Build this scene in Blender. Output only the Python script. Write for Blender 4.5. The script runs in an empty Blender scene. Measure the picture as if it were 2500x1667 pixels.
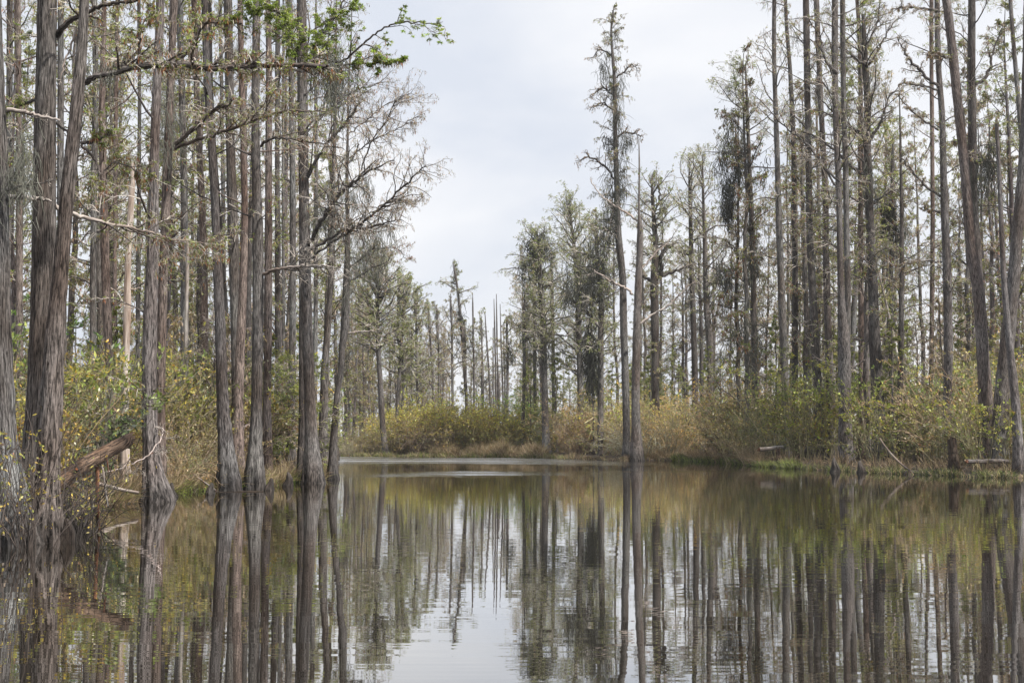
import bpy, math
import numpy as np
C = bpy.context.scene
COL = C.collection
# ------------------------------------------------------------------ camera, light, exposure
SW, SH, FP = 2500.0, 1667.0, 3434.0          # photograph size and focal length in its pixels
HOR, EYE = 1063.0, 1.5
PITCH = math.atan((HOR - SH / 2) / FP)
cd = bpy.data.cameras.new('camera'); cam = bpy.data.objects.new('camera', cd); COL.objects.link(cam)
cd.sensor_width = 36.0; cd.lens = 36.0 * FP / SW; cd.clip_start = 0.1; cd.clip_end = 6000
cam.location = (0, 0, EYE); cam.rotation_euler = (math.pi / 2 + PITCH, 0, 0)
C.camera = cam
C.view_settings.view_transform = 'Standard'; C.view_settings.look = 'None'
C.view_settings.exposure = 0.45; C.view_settings.gamma = 1.0
C.cycles.max_bounces = 6; C.cycles.diffuse_bounces = 2; C.cycles.glossy_bounces = 2
C.cycles.transmission_bounces = 2; C.cycles.transparent_max_bounces = 4
C.cycles.caustics_reflective = False; C.cycles.caustics_refractive = False
C.cycles.use_denoising = True
SUN_EL, SUN_AZ = math.radians(54), math.radians(124)     # azimuth clockwise from +Y (the view direction)
ld = bpy.data.lights.new('sun', 'SUN'); ld.energy = 5.0; ld.angle = math.radians(2.0); ld.color = (1.0, 0.94, 0.86)
sun = bpy.data.objects.new('sun', ld); COL.objects.link(sun)
sun.rotation_euler = (math.pi / 2 - SUN_EL, 0, math.pi - SUN_AZ)   # -Z of the lamp points away from the sun
import mathutils
_to = mathutils.Vector((math.sin(SUN_AZ) * math.cos(SUN_EL), math.cos(SUN_AZ) * math.cos(SUN_EL), math.sin(SUN_EL)))
sun.rotation_euler = _to.to_track_quat('Z', 'Y').to_euler()

W = bpy.data.worlds.new('World'); C.world = W; W.use_nodes = True
nt = W.node_tree; nt.nodes.clear()
def nd(t, typ, **kw):
    n = t.nodes.new(typ)
    for k, v in kw.items(): setattr(n, k, v)
    return n
out = nd(nt, 'ShaderNodeOutputWorld'); bg = nd(nt, 'ShaderNodeBackground'); bg.inputs['Strength'].default_value = 0.1
sky = nd(nt, 'ShaderNodeTexSky', sky_type='NISHITA'); sky.sun_disc = False
sky.sun_elevation = SUN_EL; sky.sun_rotation = SUN_AZ; sky.air_density = 1.0; sky.dust_density = 2.0
tc = nd(nt, 'ShaderNodeTexCoord'); mp = nd(nt, 'ShaderNodeMapping'); mp.inputs['Scale'].default_value = (1.3, 1.3, 4.0)
mp.inputs['Location'].default_value = (0.35, 0.2, 0.1)
nz = nd(nt, 'ShaderNodeTexNoise'); nz.inputs['Scale'].default_value = 1.9; nz.inputs['Detail'].default_value = 6; nz.inputs['Roughness'].default_value = 0.5
nz.inputs['Distortion'].default_value = 0.4
cr = nd(nt, 'ShaderNodeValToRGB'); e = cr.color_ramp.elements
e[0].position = 0.36; e[0].color = (0.69, 0.73, 0.81, 1)
e[1].position = 0.64; e[1].color = (0.94, 0.94, 0.95, 1)
sc10 = nd(nt, 'ShaderNodeVectorMath', operation='SCALE'); sc10.inputs['Scale'].default_value = 8.25
mx = nd(nt, 'ShaderNodeMix', data_type='RGBA'); mx.inputs['Factor'].default_value = 0.94
L = nt.links.new
L(tc.outputs['Generated'], mp.inputs['Vector']); L(mp.outputs['Vector'], nz.inputs['Vector']); L(nz.outputs['Fac'], cr.inputs['Fac'])
L(cr.outputs['Color'], sc10.inputs[0]); L(sky.outputs['Color'], mx.inputs[6]); L(sc10.outputs['Vector'], mx.inputs[7])
L(mx.outputs[2], bg.inputs['Color']); L(bg.outputs['Background'], out.inputs['Surface'])

# ------------------------------------------------------------------ helpers
def pt(px, py, d):
    """point on the sight line of a photograph pixel, d metres ahead"""
    xc, yc = (px - SW / 2) / FP, (SH / 2 - py) / FP
    y = math.cos(PITCH) - math.sin(PITCH) * yc; z = math.sin(PITCH) + math.cos(PITCH) * yc
    return np.array([xc / y * d, d, EYE + z / y * d])
def rng_(s): return np.random.default_rng(s)
def unit(v): return v / np.maximum(np.linalg.norm(v, axis=-1, keepdims=True), 1e-9)

class G:
    """collects tubes and leaf quads, then links them as one mesh object"""
    def __init__(s): s.v = []; s.f = []; s.c = []; s.m = []; s.b = []; s.n = 0
    def add(s, v, f, col, mat=0, bc=None):
        v = v.reshape(-1, 3); f = f.reshape(-1, 4)
        col = np.asarray(col, float)
        if col.ndim == 1: col = np.broadcast_to(col, (len(v), 3))
        s.v.append(v); s.f.append(f + s.n); s.c.append(col.reshape(-1, 3)); s.m.append(np.full(len(f), mat, np.int32))
        s.b.append(v if bc is None else bc.reshape(-1, 3)); s.n += len(v)
    def tubes(s, P, R, sides, col, mat=0):
        if len(P) == 0: return
        M, N = P.shape[:2]
        T = np.empty_like(P); T[:, 1:-1] = P[:, 2:] - P[:, :-2]; T[:, 0] = P[:, 1] - P[:, 0]; T[:, -1] = P[:, -1] - P[:, -2]
        T = unit(T); up = np.abs(T.mean(1)[:, 2]) > 0.75
        ref = np.where(up[:, None], np.array([1.0, 0.13, 0]), np.array([0.0, 0.1, 1.0]))[:, None, :]
        A = unit(np.cross(T, ref)); B = np.cross(T, A)
        ph = np.arange(sides) * 2 * math.pi / sides
        V = P[:, :, None] + R[:, :, None, None] * (A[:, :, None] * np.cos(ph)[None, None, :, None] + B[:, :, None] * np.sin(ph)[None, None, :, None])
        i = (np.arange(M)[:, None, None] * N + np.arange(N - 1)[None, :, None]) * sides; j = np.arange(sides)[None, None, :]; j2 = (j + 1) % sides
        F = np.stack([i + j, i + j2, i + sides + j2, i + sides + j], -1)
        col = np.asarray(col, float)
        if col.ndim == 2: col = np.broadcast_to(col[:, None, None, :], V.shape)
        s.add(V, F, col, mat)
    def quads(s, p, d, w, col, mat=0, wide=0.45):
        """leaf: base p, length vector d, half-width vector w"""
        V = np.stack([p, p + d * wide + w, p + d, p + d * wide - w], 1)
        F = np.arange(len(p) * 4).reshape(-1, 4)
        col = np.asarray(col, float)
        if col.ndim == 2: col = np.repeat(col, 4, 0)
        s.add(V, F, col, mat)
    def build(s, name, mats, parent=None, smooth=True):
        me = bpy.data.meshes.new(name)
        v = np.concatenate(s.v); f = np.concatenate(s.f); c = np.concatenate(s.c); b = np.concatenate(s.b); mi = np.concatenate(s.m)
        me.vertices.add(len(v)); me.vertices.foreach_set('co', v.astype(np.float32).ravel())
        me.loops.add(len(f) * 4); me.loops.foreach_set('vertex_index', f.astype(np.int32).ravel())
        me.polygons.add(len(f)); me.polygons.foreach_set('loop_start', np.arange(len(f), dtype=np.int32) * 4)
        for m in mats: me.materials.append(m)
        me.polygons.foreach_set('material_index', mi)
        me.polygons.foreach_set('use_smooth', np.full(len(f), smooth))
        a = me.attributes.new('Col', 'FLOAT_COLOR', 'POINT'); a.data.foreach_set('color', np.concatenate([c, np.ones((len(c), 1))], 1).astype(np.float32).ravel())
        a = me.attributes.new('bc', 'FLOAT_VECTOR', 'POINT'); a.data.foreach_set('vector', b.astype(np.float32).ravel())
        me.update()
        o = bpy.data.objects.new(name, me); COL.objects.link(o)
        if parent: o.parent = parent
        return o
def tag(o, label=None, cat=None, group=None, kind=None):
    if label: o['label'] = label
    if cat: o['category'] = cat
    if group: o['group'] = group
    if kind: o['kind'] = kind
    return o
def empty(name, loc=(0, 0, 0)):
    o = bpy.data.objects.new(name, None); COL.objects.link(o); o.location = loc; o.empty_display_size = 0.3; return o
KIDS = {}
def dup(root, loc, rz, sc, tint=None):
    r = root.copy(); COL.objects.link(r); r.location = loc; r.rotation_euler = (0, 0, rz); r.scale = (sc, sc, sc)
    for ch in KIDS[root]:
        c = ch.copy(); COL.objects.link(c); c.parent = r
        if tint is not None: c.color = tint
    return r

# ------------------------------------------------------------------ materials
def newmat(name):
    m = bpy.data.materials.new(name); m.use_nodes = True; m.node_tree.nodes.clear(); return m, m.node_tree
def ramp(t, stops):
    r = nd(t, 'ShaderNodeValToRGB'); el = r.color_ramp.elements
    while len(el) < len(stops): el.new(0.5)
    for q, (p, c) in zip(el, stops): q.position = p; q.color = (*c, 1)
    return r
def bark_mat(name, sx, sz, cols, bump=0.02, patch=1.2):
    m, t = newmat(name); L = t.links.new
    at = nd(t, 'ShaderNodeAttribute', attribute_name='bc'); mp = nd(t, 'ShaderNodeMapping'); mp.inputs['Scale'].default_value = (sx, sx, sz)
    n1 = nd(t, 'ShaderNodeTexNoise'); n1.inputs['Scale'].default_value = 1; n1.inputs['Detail'].default_value = 5; n1.inputs['Roughness'].default_value = 0.75; n1.inputs['Distortion'].default_value = 0.5
    mp2 = nd(t, 'ShaderNodeMapping'); mp2.inputs['Scale'].default_value = (patch * 2.2, patch * 2.2, patch * 0.5)
    n2 = nd(t, 'ShaderNodeTexNoise'); n2.inputs['Scale'].default_value = 1; n2.inputs['Detail'].default_value = 4
    L(at.outputs['Vector'], mp.inputs['Vector']); L(at.outputs['Vector'], mp2.inputs['Vector']); L(mp.outputs[0], n1.inputs['Vector']); L(mp2.outputs[0], n2.inputs['Vector'])
    r1 = ramp(t, [(0.40, cols[0]), (0.48, cols[1]), (0.62, cols[2])]); L(n1.outputs['Fac'], r1.inputs['Fac'])
    r2 = ramp(t, [(0.36, (0.66, 0.58, 0.53)), (0.48, (0.98, 0.95, 0.93)), (0.56, (1.04, 1.05, 1.06)), (0.66, (1.32, 1.38, 1.38))]); L(n2.outputs['Fac'], r2.inputs['Fac'])
    mu = nd(t, 'ShaderNodeMix', data_type='RGBA', blend_type='MULTIPLY'); mu.inputs['Factor'].default_value = 1
    L(r1.outputs['Color'], mu.inputs[6]); L(r2.outputs['Color'], mu.inputs[7])
    oi = nd(t, 'ShaderNodeObjectInfo'); mu2 = nd(t, 'ShaderNodeMix', data_type='RGBA', blend_type='MULTIPLY'); mu2.inputs['Factor'].default_value = 1
    L(mu.outputs[2], mu2.inputs[6]); L(oi.outputs['Color'], mu2.inputs[7])
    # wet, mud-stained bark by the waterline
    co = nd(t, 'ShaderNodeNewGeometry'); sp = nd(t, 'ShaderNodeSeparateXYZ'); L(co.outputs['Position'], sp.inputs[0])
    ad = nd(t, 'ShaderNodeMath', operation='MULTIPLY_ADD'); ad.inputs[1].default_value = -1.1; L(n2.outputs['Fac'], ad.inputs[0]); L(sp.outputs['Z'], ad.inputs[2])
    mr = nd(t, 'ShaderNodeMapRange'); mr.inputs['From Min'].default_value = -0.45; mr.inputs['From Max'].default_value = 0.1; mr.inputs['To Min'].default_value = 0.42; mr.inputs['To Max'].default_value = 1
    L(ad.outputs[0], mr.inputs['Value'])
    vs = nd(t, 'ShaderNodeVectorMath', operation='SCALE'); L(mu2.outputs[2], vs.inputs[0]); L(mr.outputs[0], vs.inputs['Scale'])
    bp = nd(t, 'ShaderNodeBump'); bp.inputs['Strength'].default_value = 0.9; bp.inputs['Distance'].default_value = bump; L(n1.outputs['Fac'], bp.inputs['Height'])
    p = nd(t, 'ShaderNodeBsdfPrincipled'); p.inputs['Roughness'].default_value = 0.9; p.inputs['Specular IOR Level'].default_value = 0.2
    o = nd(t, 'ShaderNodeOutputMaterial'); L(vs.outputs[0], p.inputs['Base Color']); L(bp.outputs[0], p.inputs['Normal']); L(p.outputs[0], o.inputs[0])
    return m
def leaf_mat(name, trans=0.3):
    m, t = newmat(name); L = t.links.new
    at = nd(t, 'ShaderNodeAttribute', attribute_name='Col'); oi = nd(t, 'ShaderNodeObjectInfo')
    mu = nd(t, 'ShaderNodeMix', data_type='RGBA', blend_type='MULTIPLY'); mu.inputs['Factor'].default_value = 1
    L(at.outputs['Color'], mu.inputs[6]); L(oi.outputs['Color'], mu.inputs[7])
    df = nd(t, 'ShaderNodeBsdfDiffuse'); L(mu.outputs[2], df.inputs['Color']); o = nd(t, 'ShaderNodeOutputMaterial')
    if trans > 0:
        tr = nd(t, 'ShaderNodeBsdfTranslucent'); L(mu.outputs[2], tr.inputs['Color'])
        mx = nd(t, 'ShaderNodeMixShader'); mx.inputs[0].default_value = trans; L(df.outputs[0], mx.inputs[1]); L(tr.outputs[0], mx.inputs[2]); gs = nd(t, 'ShaderNodeBsdfGlossy'); gs.inputs['Roughness'].default_value = 0.38; m2 = nd(t, 'ShaderNodeMixShader'); m2.inputs[0].default_value = 0.045 if trans > .3 else 0.0
        L(mx.outputs[0], m2.inputs[1]); L(gs.outputs[0], m2.inputs[2]); L(m2.outputs[0], o.inputs[0])
    else: L(df.outputs[0], o.inputs[0])
    return m
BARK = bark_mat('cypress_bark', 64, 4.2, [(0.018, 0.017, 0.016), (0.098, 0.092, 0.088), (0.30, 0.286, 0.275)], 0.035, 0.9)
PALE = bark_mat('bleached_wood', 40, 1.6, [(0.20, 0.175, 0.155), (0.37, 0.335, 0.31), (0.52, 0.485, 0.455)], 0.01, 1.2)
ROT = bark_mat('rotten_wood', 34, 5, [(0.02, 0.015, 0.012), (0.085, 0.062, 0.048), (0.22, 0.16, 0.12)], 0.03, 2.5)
TWIG = leaf_mat('twig_bark', 0.0)
LEAF = leaf_mat('leaf', 0.45)
MOSS = leaf_mat('moss', 0.15)

# ------------------------------------------------------------------ water
m, t = newmat('swamp_water'); L = t.links.new; WATER = m
geo = nd(t, 'ShaderNodeNewGeometry')
def wnoise(scl, detail, loc=(0, 0, 0), rot=0.0):
    a = nd(t, 'ShaderNodeMapping'); a.inputs['Scale'].default_value = scl; a.inputs['Location'].default_value = loc; a.inputs['Rotation'].default_value = (0, 0, rot)
    b = nd(t, 'ShaderNodeTexNoise'); b.inputs['Scale'].default_value = 1; b.inputs['Detail'].default_value = detail; b.inputs['Roughness'].default_value = 0.5
    L(geo.outputs['Position'], a.inputs['Vector']); L(a.outputs[0], b.inputs['Vector']); return b
def mth(op, a, b=None, c=None):
    n = nd(t, 'ShaderNodeMath', operation=op)
    for i, x in enumerate((a, b, c)):
        if x is None: continue
        if isinstance(x, (int, float)): n.inputs[i].default_value = x
        else: L(x, n.inputs[i])
    return n.outputs[0]
wa = wnoise((0.22, 2.4, 1), 2); wb = wnoise((0.8, 6.5, 1), 2, (3, 7, 0), 0.03); wc = wnoise((1.1, 0.9, 1), 1, (9, 2, 0))
calm = mth('ADD', mth('ADD', mth('MULTIPLY', wa.outputs['Fac'], WA := 0.0018), mth('MULTIPLY', wb.outputs['Fac'], WB := 0.0002)), mth('MULTIPLY', wc.outputs['Fac'], WC := 0.0016))
wr = wnoise((2.6, 5.5, 1), 4, (1, 4, 0))
sepp = nd(t, 'ShaderNodeSeparateXYZ'); L(geo.outputs['Position'], sepp.inputs[0])
nm = wnoise((0.035, 0.05, 1), 3, (5, 1, 0)); nm2 = wnoise((0.02, 0.16, 1), 2, (2, 8, 0))
yy = mth('ADD', sepp.outputs['Y'], mth('MULTIPLY', mth('SUBTRACT', nm.outputs['Fac'], 0.5), 22))
nm3 = wnoise((0.22, 0.3, 1), 3, (6, 5, 0)); yy = mth('ADD', yy, mth('MULTIPLY', mth('SUBTRACT', nm3.outputs['Fac'], 0.5), 13))
def band(y0, y1, soft, x0, x1, sx):
    a = mth('MULTIPLY', smooth(yy, y0, soft), mth('SUBTRACT', 1, smooth(yy, y1, soft)))
    return mth('MULTIPLY', a, mth('MULTIPLY', smooth(sepp.outputs['X'], x0, sx), mth('SUBTRACT', 1, smooth(sepp.outputs['X'], x1, sx))))
def smooth(v, e0, s):
    n = nd(t, 'ShaderNodeMapRange', interpolation_type='SMOOTHSTEP'); L(v, n.inputs['Value']); n.inputs['From Min'].default_value = e0 - s; n.inputs['From Max'].default_value = e0 + s
    return n.outputs[0]
b1 = band(74, 130, 6, -60, 6.2, 3.5); b2 = band(52.5, 58.5, 2.0, -4.5, 0.9, 2.6); b3 = band(56, 58.5, 1.0, 1.5, 13, 2.0)
mask = mth('MAXIMUM', b1, mth('MAXIMUM', mth('MULTIPLY', b2, 0.75), mth('MULTIPLY', b3, 0.10)))
stk = wnoise((0.03, 0.55, 1), 4, (4, 2, 0)); stk2 = wnoise((0.5, 2.4, 1), 3, (7, 3, 0))
mask = mth('MULTIPLY', mask, mth('ADD', 0.12, mth('MULTIPLY', smooth(stk.outputs['Fac'], 0.5, 0.09), mth('ADD', 0.35, mth('MULTIPLY', smooth(stk2.outputs['Fac'], 0.5, 0.15), 0.7)))))
hgt = mth('ADD', calm, mth('MULTIPLY', mth('MULTIPLY', wr.outputs['Fac'], mask), 0.10))
bp = nd(t, 'ShaderNodeBump'); bp.inputs['Strength'].default_value = 1.0; bp.inputs['Distance'].default_value = 1.0; L(hgt, bp.inputs['Height'])
fr = nd(t, 'ShaderNodeFresnel'); fr.inputs['IOR'].default_value = 1.75; L(bp.outputs[0], fr.inputs['Normal'])
gl = nd(t, 'ShaderNodeBsdfGlossy'); L(mth('ADD', mth('MULTIPLY', mask, 0.42), 0.012), gl.inputs['Roughness']); gl.inputs['Color'].default_value = (1, 1, 1, 1); L(bp.outputs[0], gl.inputs['Normal'])
df = nd(t, 'ShaderNodeBsdfDiffuse'); df.inputs['Color'].default_value = (0.012, 0.009, 0.005, 1)
ms = nd(t, 'ShaderNodeMixShader'); o = nd(t, 'ShaderNodeOutputMaterial')
L(mth('MINIMUM', mth('MULTIPLY', fr.outputs[0], 1.45), 0.84), ms.inputs[0]); L(df.outputs[0], ms.inputs[1]); L(gl.outputs[0], ms.inputs[2]); L(ms.outputs[0], o.inputs[0])
g = G(); g.add(np.array([[-900, -700, 0], [900, -700, 0], [900, 1200, 0], [-900, 1200, 0]], float), np.array([[0, 1, 2, 3]]), (0, 0, 0))
tag(g.build('water', [WATER], smooth=False), 'dark still tannin water mirroring the trees', 'water', kind='structure')

# ------------------------------------------------------------------ land
SHORE = [(-400, 17), (-60, 19.5), (0, 19.9), (100, 20.6), (165, 22.5), (215, 26), (245, 28.6), (330, 31.5), (400, 35), (470, 37.8), (530, 38.5), (650, 41),
         (705, 44), (790, 47.5), (824, 50.5), (829, 100), (1000, 98), (1150, 97), (1320, 93), (1420, 88), (1500, 83), (1600, 86), (1650, 84), (1750, 80), (1850, 68), (2000, 61.5),
         (2150, 56), (2300, 53), (2400, 50.5), (2500, 50), (2700, 46), (3100, 40)]
_sx = np.array([a for a, _ in SHORE], float); _sd = np.array([b for _, b in SHORE], float)
def shore(px): return np.interp(px, _sx, _sd)
TH = np.concatenate([np.linspace(-math.pi, -0.5, 60), np.linspace(-0.49, 0.56, 900), np.linspace(0.57, math.pi, 60)])
def land():
    r = rng_(3); th = TH; px = np.clip(SW / 2 + FP * np.tan(np.clip(th, -1.2, 1.2)), -3000, 6000)
    d = shore(px) / np.maximum(np.cos(np.clip(th, -1.2, 1.2)), 0.35)
    d = np.where(th < -0.5, np.interp(th, [-math.pi, -1.5, -0.5], [40, 14, d[np.searchsorted(th, -0.5)]]), d)
    d = np.where(th > 0.56, np.interp(th, [0.56, 1.5, math.pi], [d[np.searchsorted(th, 0.56)], 30, 40]), d)
    wob = np.convolve(r.normal(0, 1, len(th)), np.ones(5) / 5, 'same') * 0.35
    d = d + wob
    offs = np.array([-9, -2, -0.5, 0, 0.25, 0.6, 1.2, 2.5, 5, 9, 15, 25, 45, 90, 250, 900, 3500.])
    zz = np.array([-1.0, -0.7, -0.25, -0.03, 0.05, 0.10, 0.14, 0.2, 0.25, 0.3, 0.3, 0.35, 0.4, 0.5, 0.5, 0.5, 0.5])
    rr = np.maximum(d[:, None] + offs[None], 1.0); z = zz[None] + r.normal(0, 0.03, rr.shape) * (offs[None] > 0)
    P = np.stack([np.sin(th)[:, None] * rr, np.cos(th)[:, None] * rr, z], -1); n, k = z.shape
    i = np.arange(n)[:, None] * k; j = np.arange(k - 1)[None]; i2 = ((np.arange(n) + 1) % n)[:, None] * k
    F = np.stack([i + j, i + j + 1, i2 + j + 1, i2 + j], -1)
    g = G(); g.add(P, F, (0.1, 0.1, 0.1)); 
    me = g.build('ground', [LAND]); return me
m, t = newmat('swamp_soil'); L = t.links.new; LAND = m
geo = nd(t, 'ShaderNodeNewGeometry')
n1 = nd(t, 'ShaderNodeTexNoise'); n1.inputs['Scale'].default_value = 2.2; n1.inputs['Detail'].default_value = 8; L(geo.outputs['Position'], n1.inputs['Vector'])
r1 = ramp(t, [(0.35, (0.014, 0.010, 0.007)), (0.52, (0.04, 0.028, 0.018)), (0.70, (0.13, 0.095, 0.06))]); L(n1.outputs['Fac'], r1.inputs['Fac'])
bp = nd(t, 'ShaderNodeBump'); bp.inputs['Distance'].default_value = 0.1; L(n1.outputs['Fac'], bp.inputs['Height'])
p = nd(t, 'ShaderNodeBsdfPrincipled'); p.inputs['Roughness'].default_value = 0.95; o = nd(t, 'ShaderNodeOutputMaterial'); L(r1.outputs[0], p.inputs['Base Color']); L(bp.outputs[0], p.inputs['Normal']); L(p.outputs[0], o.inputs[0])
tag(land(), 'dark peaty ground of the swamp banks', 'ground', kind='structure')

# ------------------------------------------------------------------ growth
def interp_poly(P, s):
    """P (M,N,3), s (M,K) in 0..1 -> points (M,K,3), tangents"""
    M, N = P.shape[:2]; x = np.clip(s, 0, 0.9999) * (N - 1); i = x.astype(int); f = (x - i)[..., None]; r = np.arange(M)[:, None]
    a, b = P[r, i], P[r, i + 1]; return a * (1 - f) + b * f, unit(b - a)
def walk(o, d, Ln, N, rg, wander=0.2, lift=0.0, lift_end=0.0):
    """polylines from origins o (M,3) along d (M,3) with lengths Ln (M)"""
    M = len(o); P = np.empty((M, N, 3)); P[:, 0] = o; cur = d.copy(); st = (Ln / (N - 1))[:, None]
    for k in range(1, N):
        z = lift + (lift_end - lift) * (k / (N - 1)) ** 1.5
        cur = unit(cur + rg.normal(0, wander, (M, 3)) + np.array([0, 0, z])); P[:, k] = P[:, k - 1] + cur * st
    return P
def sprout(P, R, n, rg, s0, s1, ln, ang, N, wander, flat=0.5, lift=0.0, lift_end=0.0, rmax=1, rmin=0.003, taper=0.35):
    """n children on every polyline; ln = child length as a share of the parent's"""
    M = len(P); s = s0 + (s1 - s0) * (np.arange(n)[None] + rg.random((M, n))) / n
    o, T = interp_poly(P, s); plen = np.linalg.norm(np.diff(P, axis=1), axis=2).sum(1)
    perp = rg.normal(0, 1, (M, n, 3)); perp[..., 2] *= (1 - flat); perp = unit(np.cross(T, np.cross(perp, T)))
    a = ang * rg.uniform(0.6, 1.3, (M, n, 1)); d = unit(T * np.cos(a) + perp * np.sin(a))
    Ln = plen[:, None] * ln * rg.uniform(0.5, 1.25, (M, n)) * (1.15 - 0.55 * (s - s0) / max(s1 - s0, 1e-6))
    C_ = walk(o.reshape(-1, 3), d.reshape(-1, 3), Ln.ravel(), N, rg, wander, lift, lift_end)
    Np = R.shape[1]; x = s * (Np - 1); i = np.clip(x.astype(int), 0, Np - 2); rb = R[np.arange(M)[:, None], i] * 0.6
    rb = np.clip(rb, rmin, rmax).ravel(); k = np.linspace(1, taper, N)[None]
    return C_, np.maximum(rb[:, None] * k, rmin * 0.8)
PAL = {
 'green': [(0.22, 0.28, 0.05), (0.17, 0.23, 0.04), (0.28, 0.32, 0.065)],
 'bright': [(0.36, 0.46, 0.09), (0.28, 0.40, 0.065), (0.43, 0.50, 0.12)],
 'olive': [(0.27, 0.26, 0.11), (0.21, 0.21, 0.09), (0.33, 0.30, 0.14)],
 'rust': [(0.33, 0.12, 0.045), (0.27, 0.095, 0.035), (0.38, 0.17, 0.07)],
 'brown': [(0.20, 0.13, 0.08), (0.26, 0.18, 0.11), (0.14, 0.10, 0.07)],
 'tan': [(0.46, 0.35, 0.20), (0.34, 0.25, 0.14), (0.58, 0.46, 0.30)],
 'yellow': [(0.58, 0.47, 0.09), (0.46, 0.41, 0.10), (0.62, 0.42, 0.10)],
 'yg': [(0.36, 0.38, 0.09), (0.28, 0.32, 0.08), (0.46, 0.45, 0.13)],
 'dark': [(0.055, 0.075, 0.03), (0.07, 0.09, 0.035), (0.045, 0.06, 0.028)],
}
def pick(mix, n, rg):
    keys = list(mix); pr = np.array([mix[k] for k in keys], float); pr /= pr.sum(); w = rg.choice(len(keys), n, p=pr)
    table = np.array([PAL[k] for k in keys]); c = table[w, rg.integers(0, 3, n)]
    return c * rg.uniform(0.55, 1.5, (n, 1))
TWC = np.array([0.50, 0.455, 0.41])
def twc(n, rg, k=1.0): return TWC[None] * k * rg.uniform(0.55, 1.3, (n, 1)) * np.array([1, 1, 1])[None]
def drooping(g, P, k, rg, ln, wd, mix, s0=0.3, sel=1.0):
    """hanging narrow leaf bunches at points of the twigs"""
    if sel < 1: P = P[rg.random(len(P)) < sel]
    if len(P) == 0: return
    s = rg.uniform(s0, 1, (len(P), k)); p, T = interp_poly(P, s); p = p.reshape(-1, 3); n = len(p)
    d = unit(np.array([0, 0, -1.0]) + rg.normal(0, 0.35, (n, 3))) * (ln * rg.uniform(0.5, 1.3, (n, 1)))
    w = unit(rg.normal(0, 1, (n, 3)) * np.array([1, 1, 0.1])) * (wd * rg.uniform(0.6, 1.3, (n, 1)))
    g.quads(p, d, w, pick(mix, n, rg), 1, 0.6)
def feather(g, P, k, rg, ln, wd, mix, sel=1.0, s0=0.1):
    """flat feathery needles to both sides of a twig"""
    if sel < 1: P = P[rg.random(len(P)) < sel]
    if len(P) == 0: return
    s = rg.uniform(s0, 1, (len(P), k)); p, T = interp_poly(P, s); T = T.reshape(-1, 3); p = p.reshape(-1, 3); n = len(p)
    side = unit(np.cross(T, np.array([0, 0, 1.0])) + 1e-6) * rg.choice([-1, 1], (n, 1))
    d = unit(side * 0.8 + T * 0.6 + rg.normal(0, 0.25, (n, 3))) * (ln * rg.uniform(0.6, 1.2, (n, 1)))
    w = unit(np.cross(d, rg.normal(0, 1, (n, 3)))) * wd
    base = pick(mix, len(P), rg); c = np.repeat(base, k, 0) * rg.uniform(0.75, 1.25, (n, 1))
    g.quads(p, d, w, c, 1, 0.5)
def moss_strands(g, p, rg, n, ln, spread, r=0.008, dark=1.0):
    """n hanging strands round every anchor p (M,3)"""
    n = int(n * 2.2); r = r * (0.75 if dark > .6 else 0.95); M = len(p); o = np.repeat(p, n, 0) + rg.normal(0, 1, (M * n, 3)) * np.array([spread * .8, spread * .8, ln * 0.28])
    Ln = ln * rg.uniform(0.15, 0.8, M * n) * np.repeat(rg.uniform(0.4, 1.3, M), n)
    d = unit(np.array([0, 0, -1.0]) + rg.normal(0, 0.42, (M * n, 3)))
    P = walk(o, d, Ln, 5, rg, 0.33, -0.3, -0.5); R = np.repeat((r * rg.uniform(0.7, 1.5, M * n))[:, None], 5, 1) * np.array([0.8, 1.2, 1.3, 0.9, 0.35])[None]
    c = np.array([0.23, 0.235, 0.20])[None] * rg.uniform(0.6, 1.25, (M * n, 1)) * dark
    g.tubes(P, R, 3, c, 0)

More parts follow.
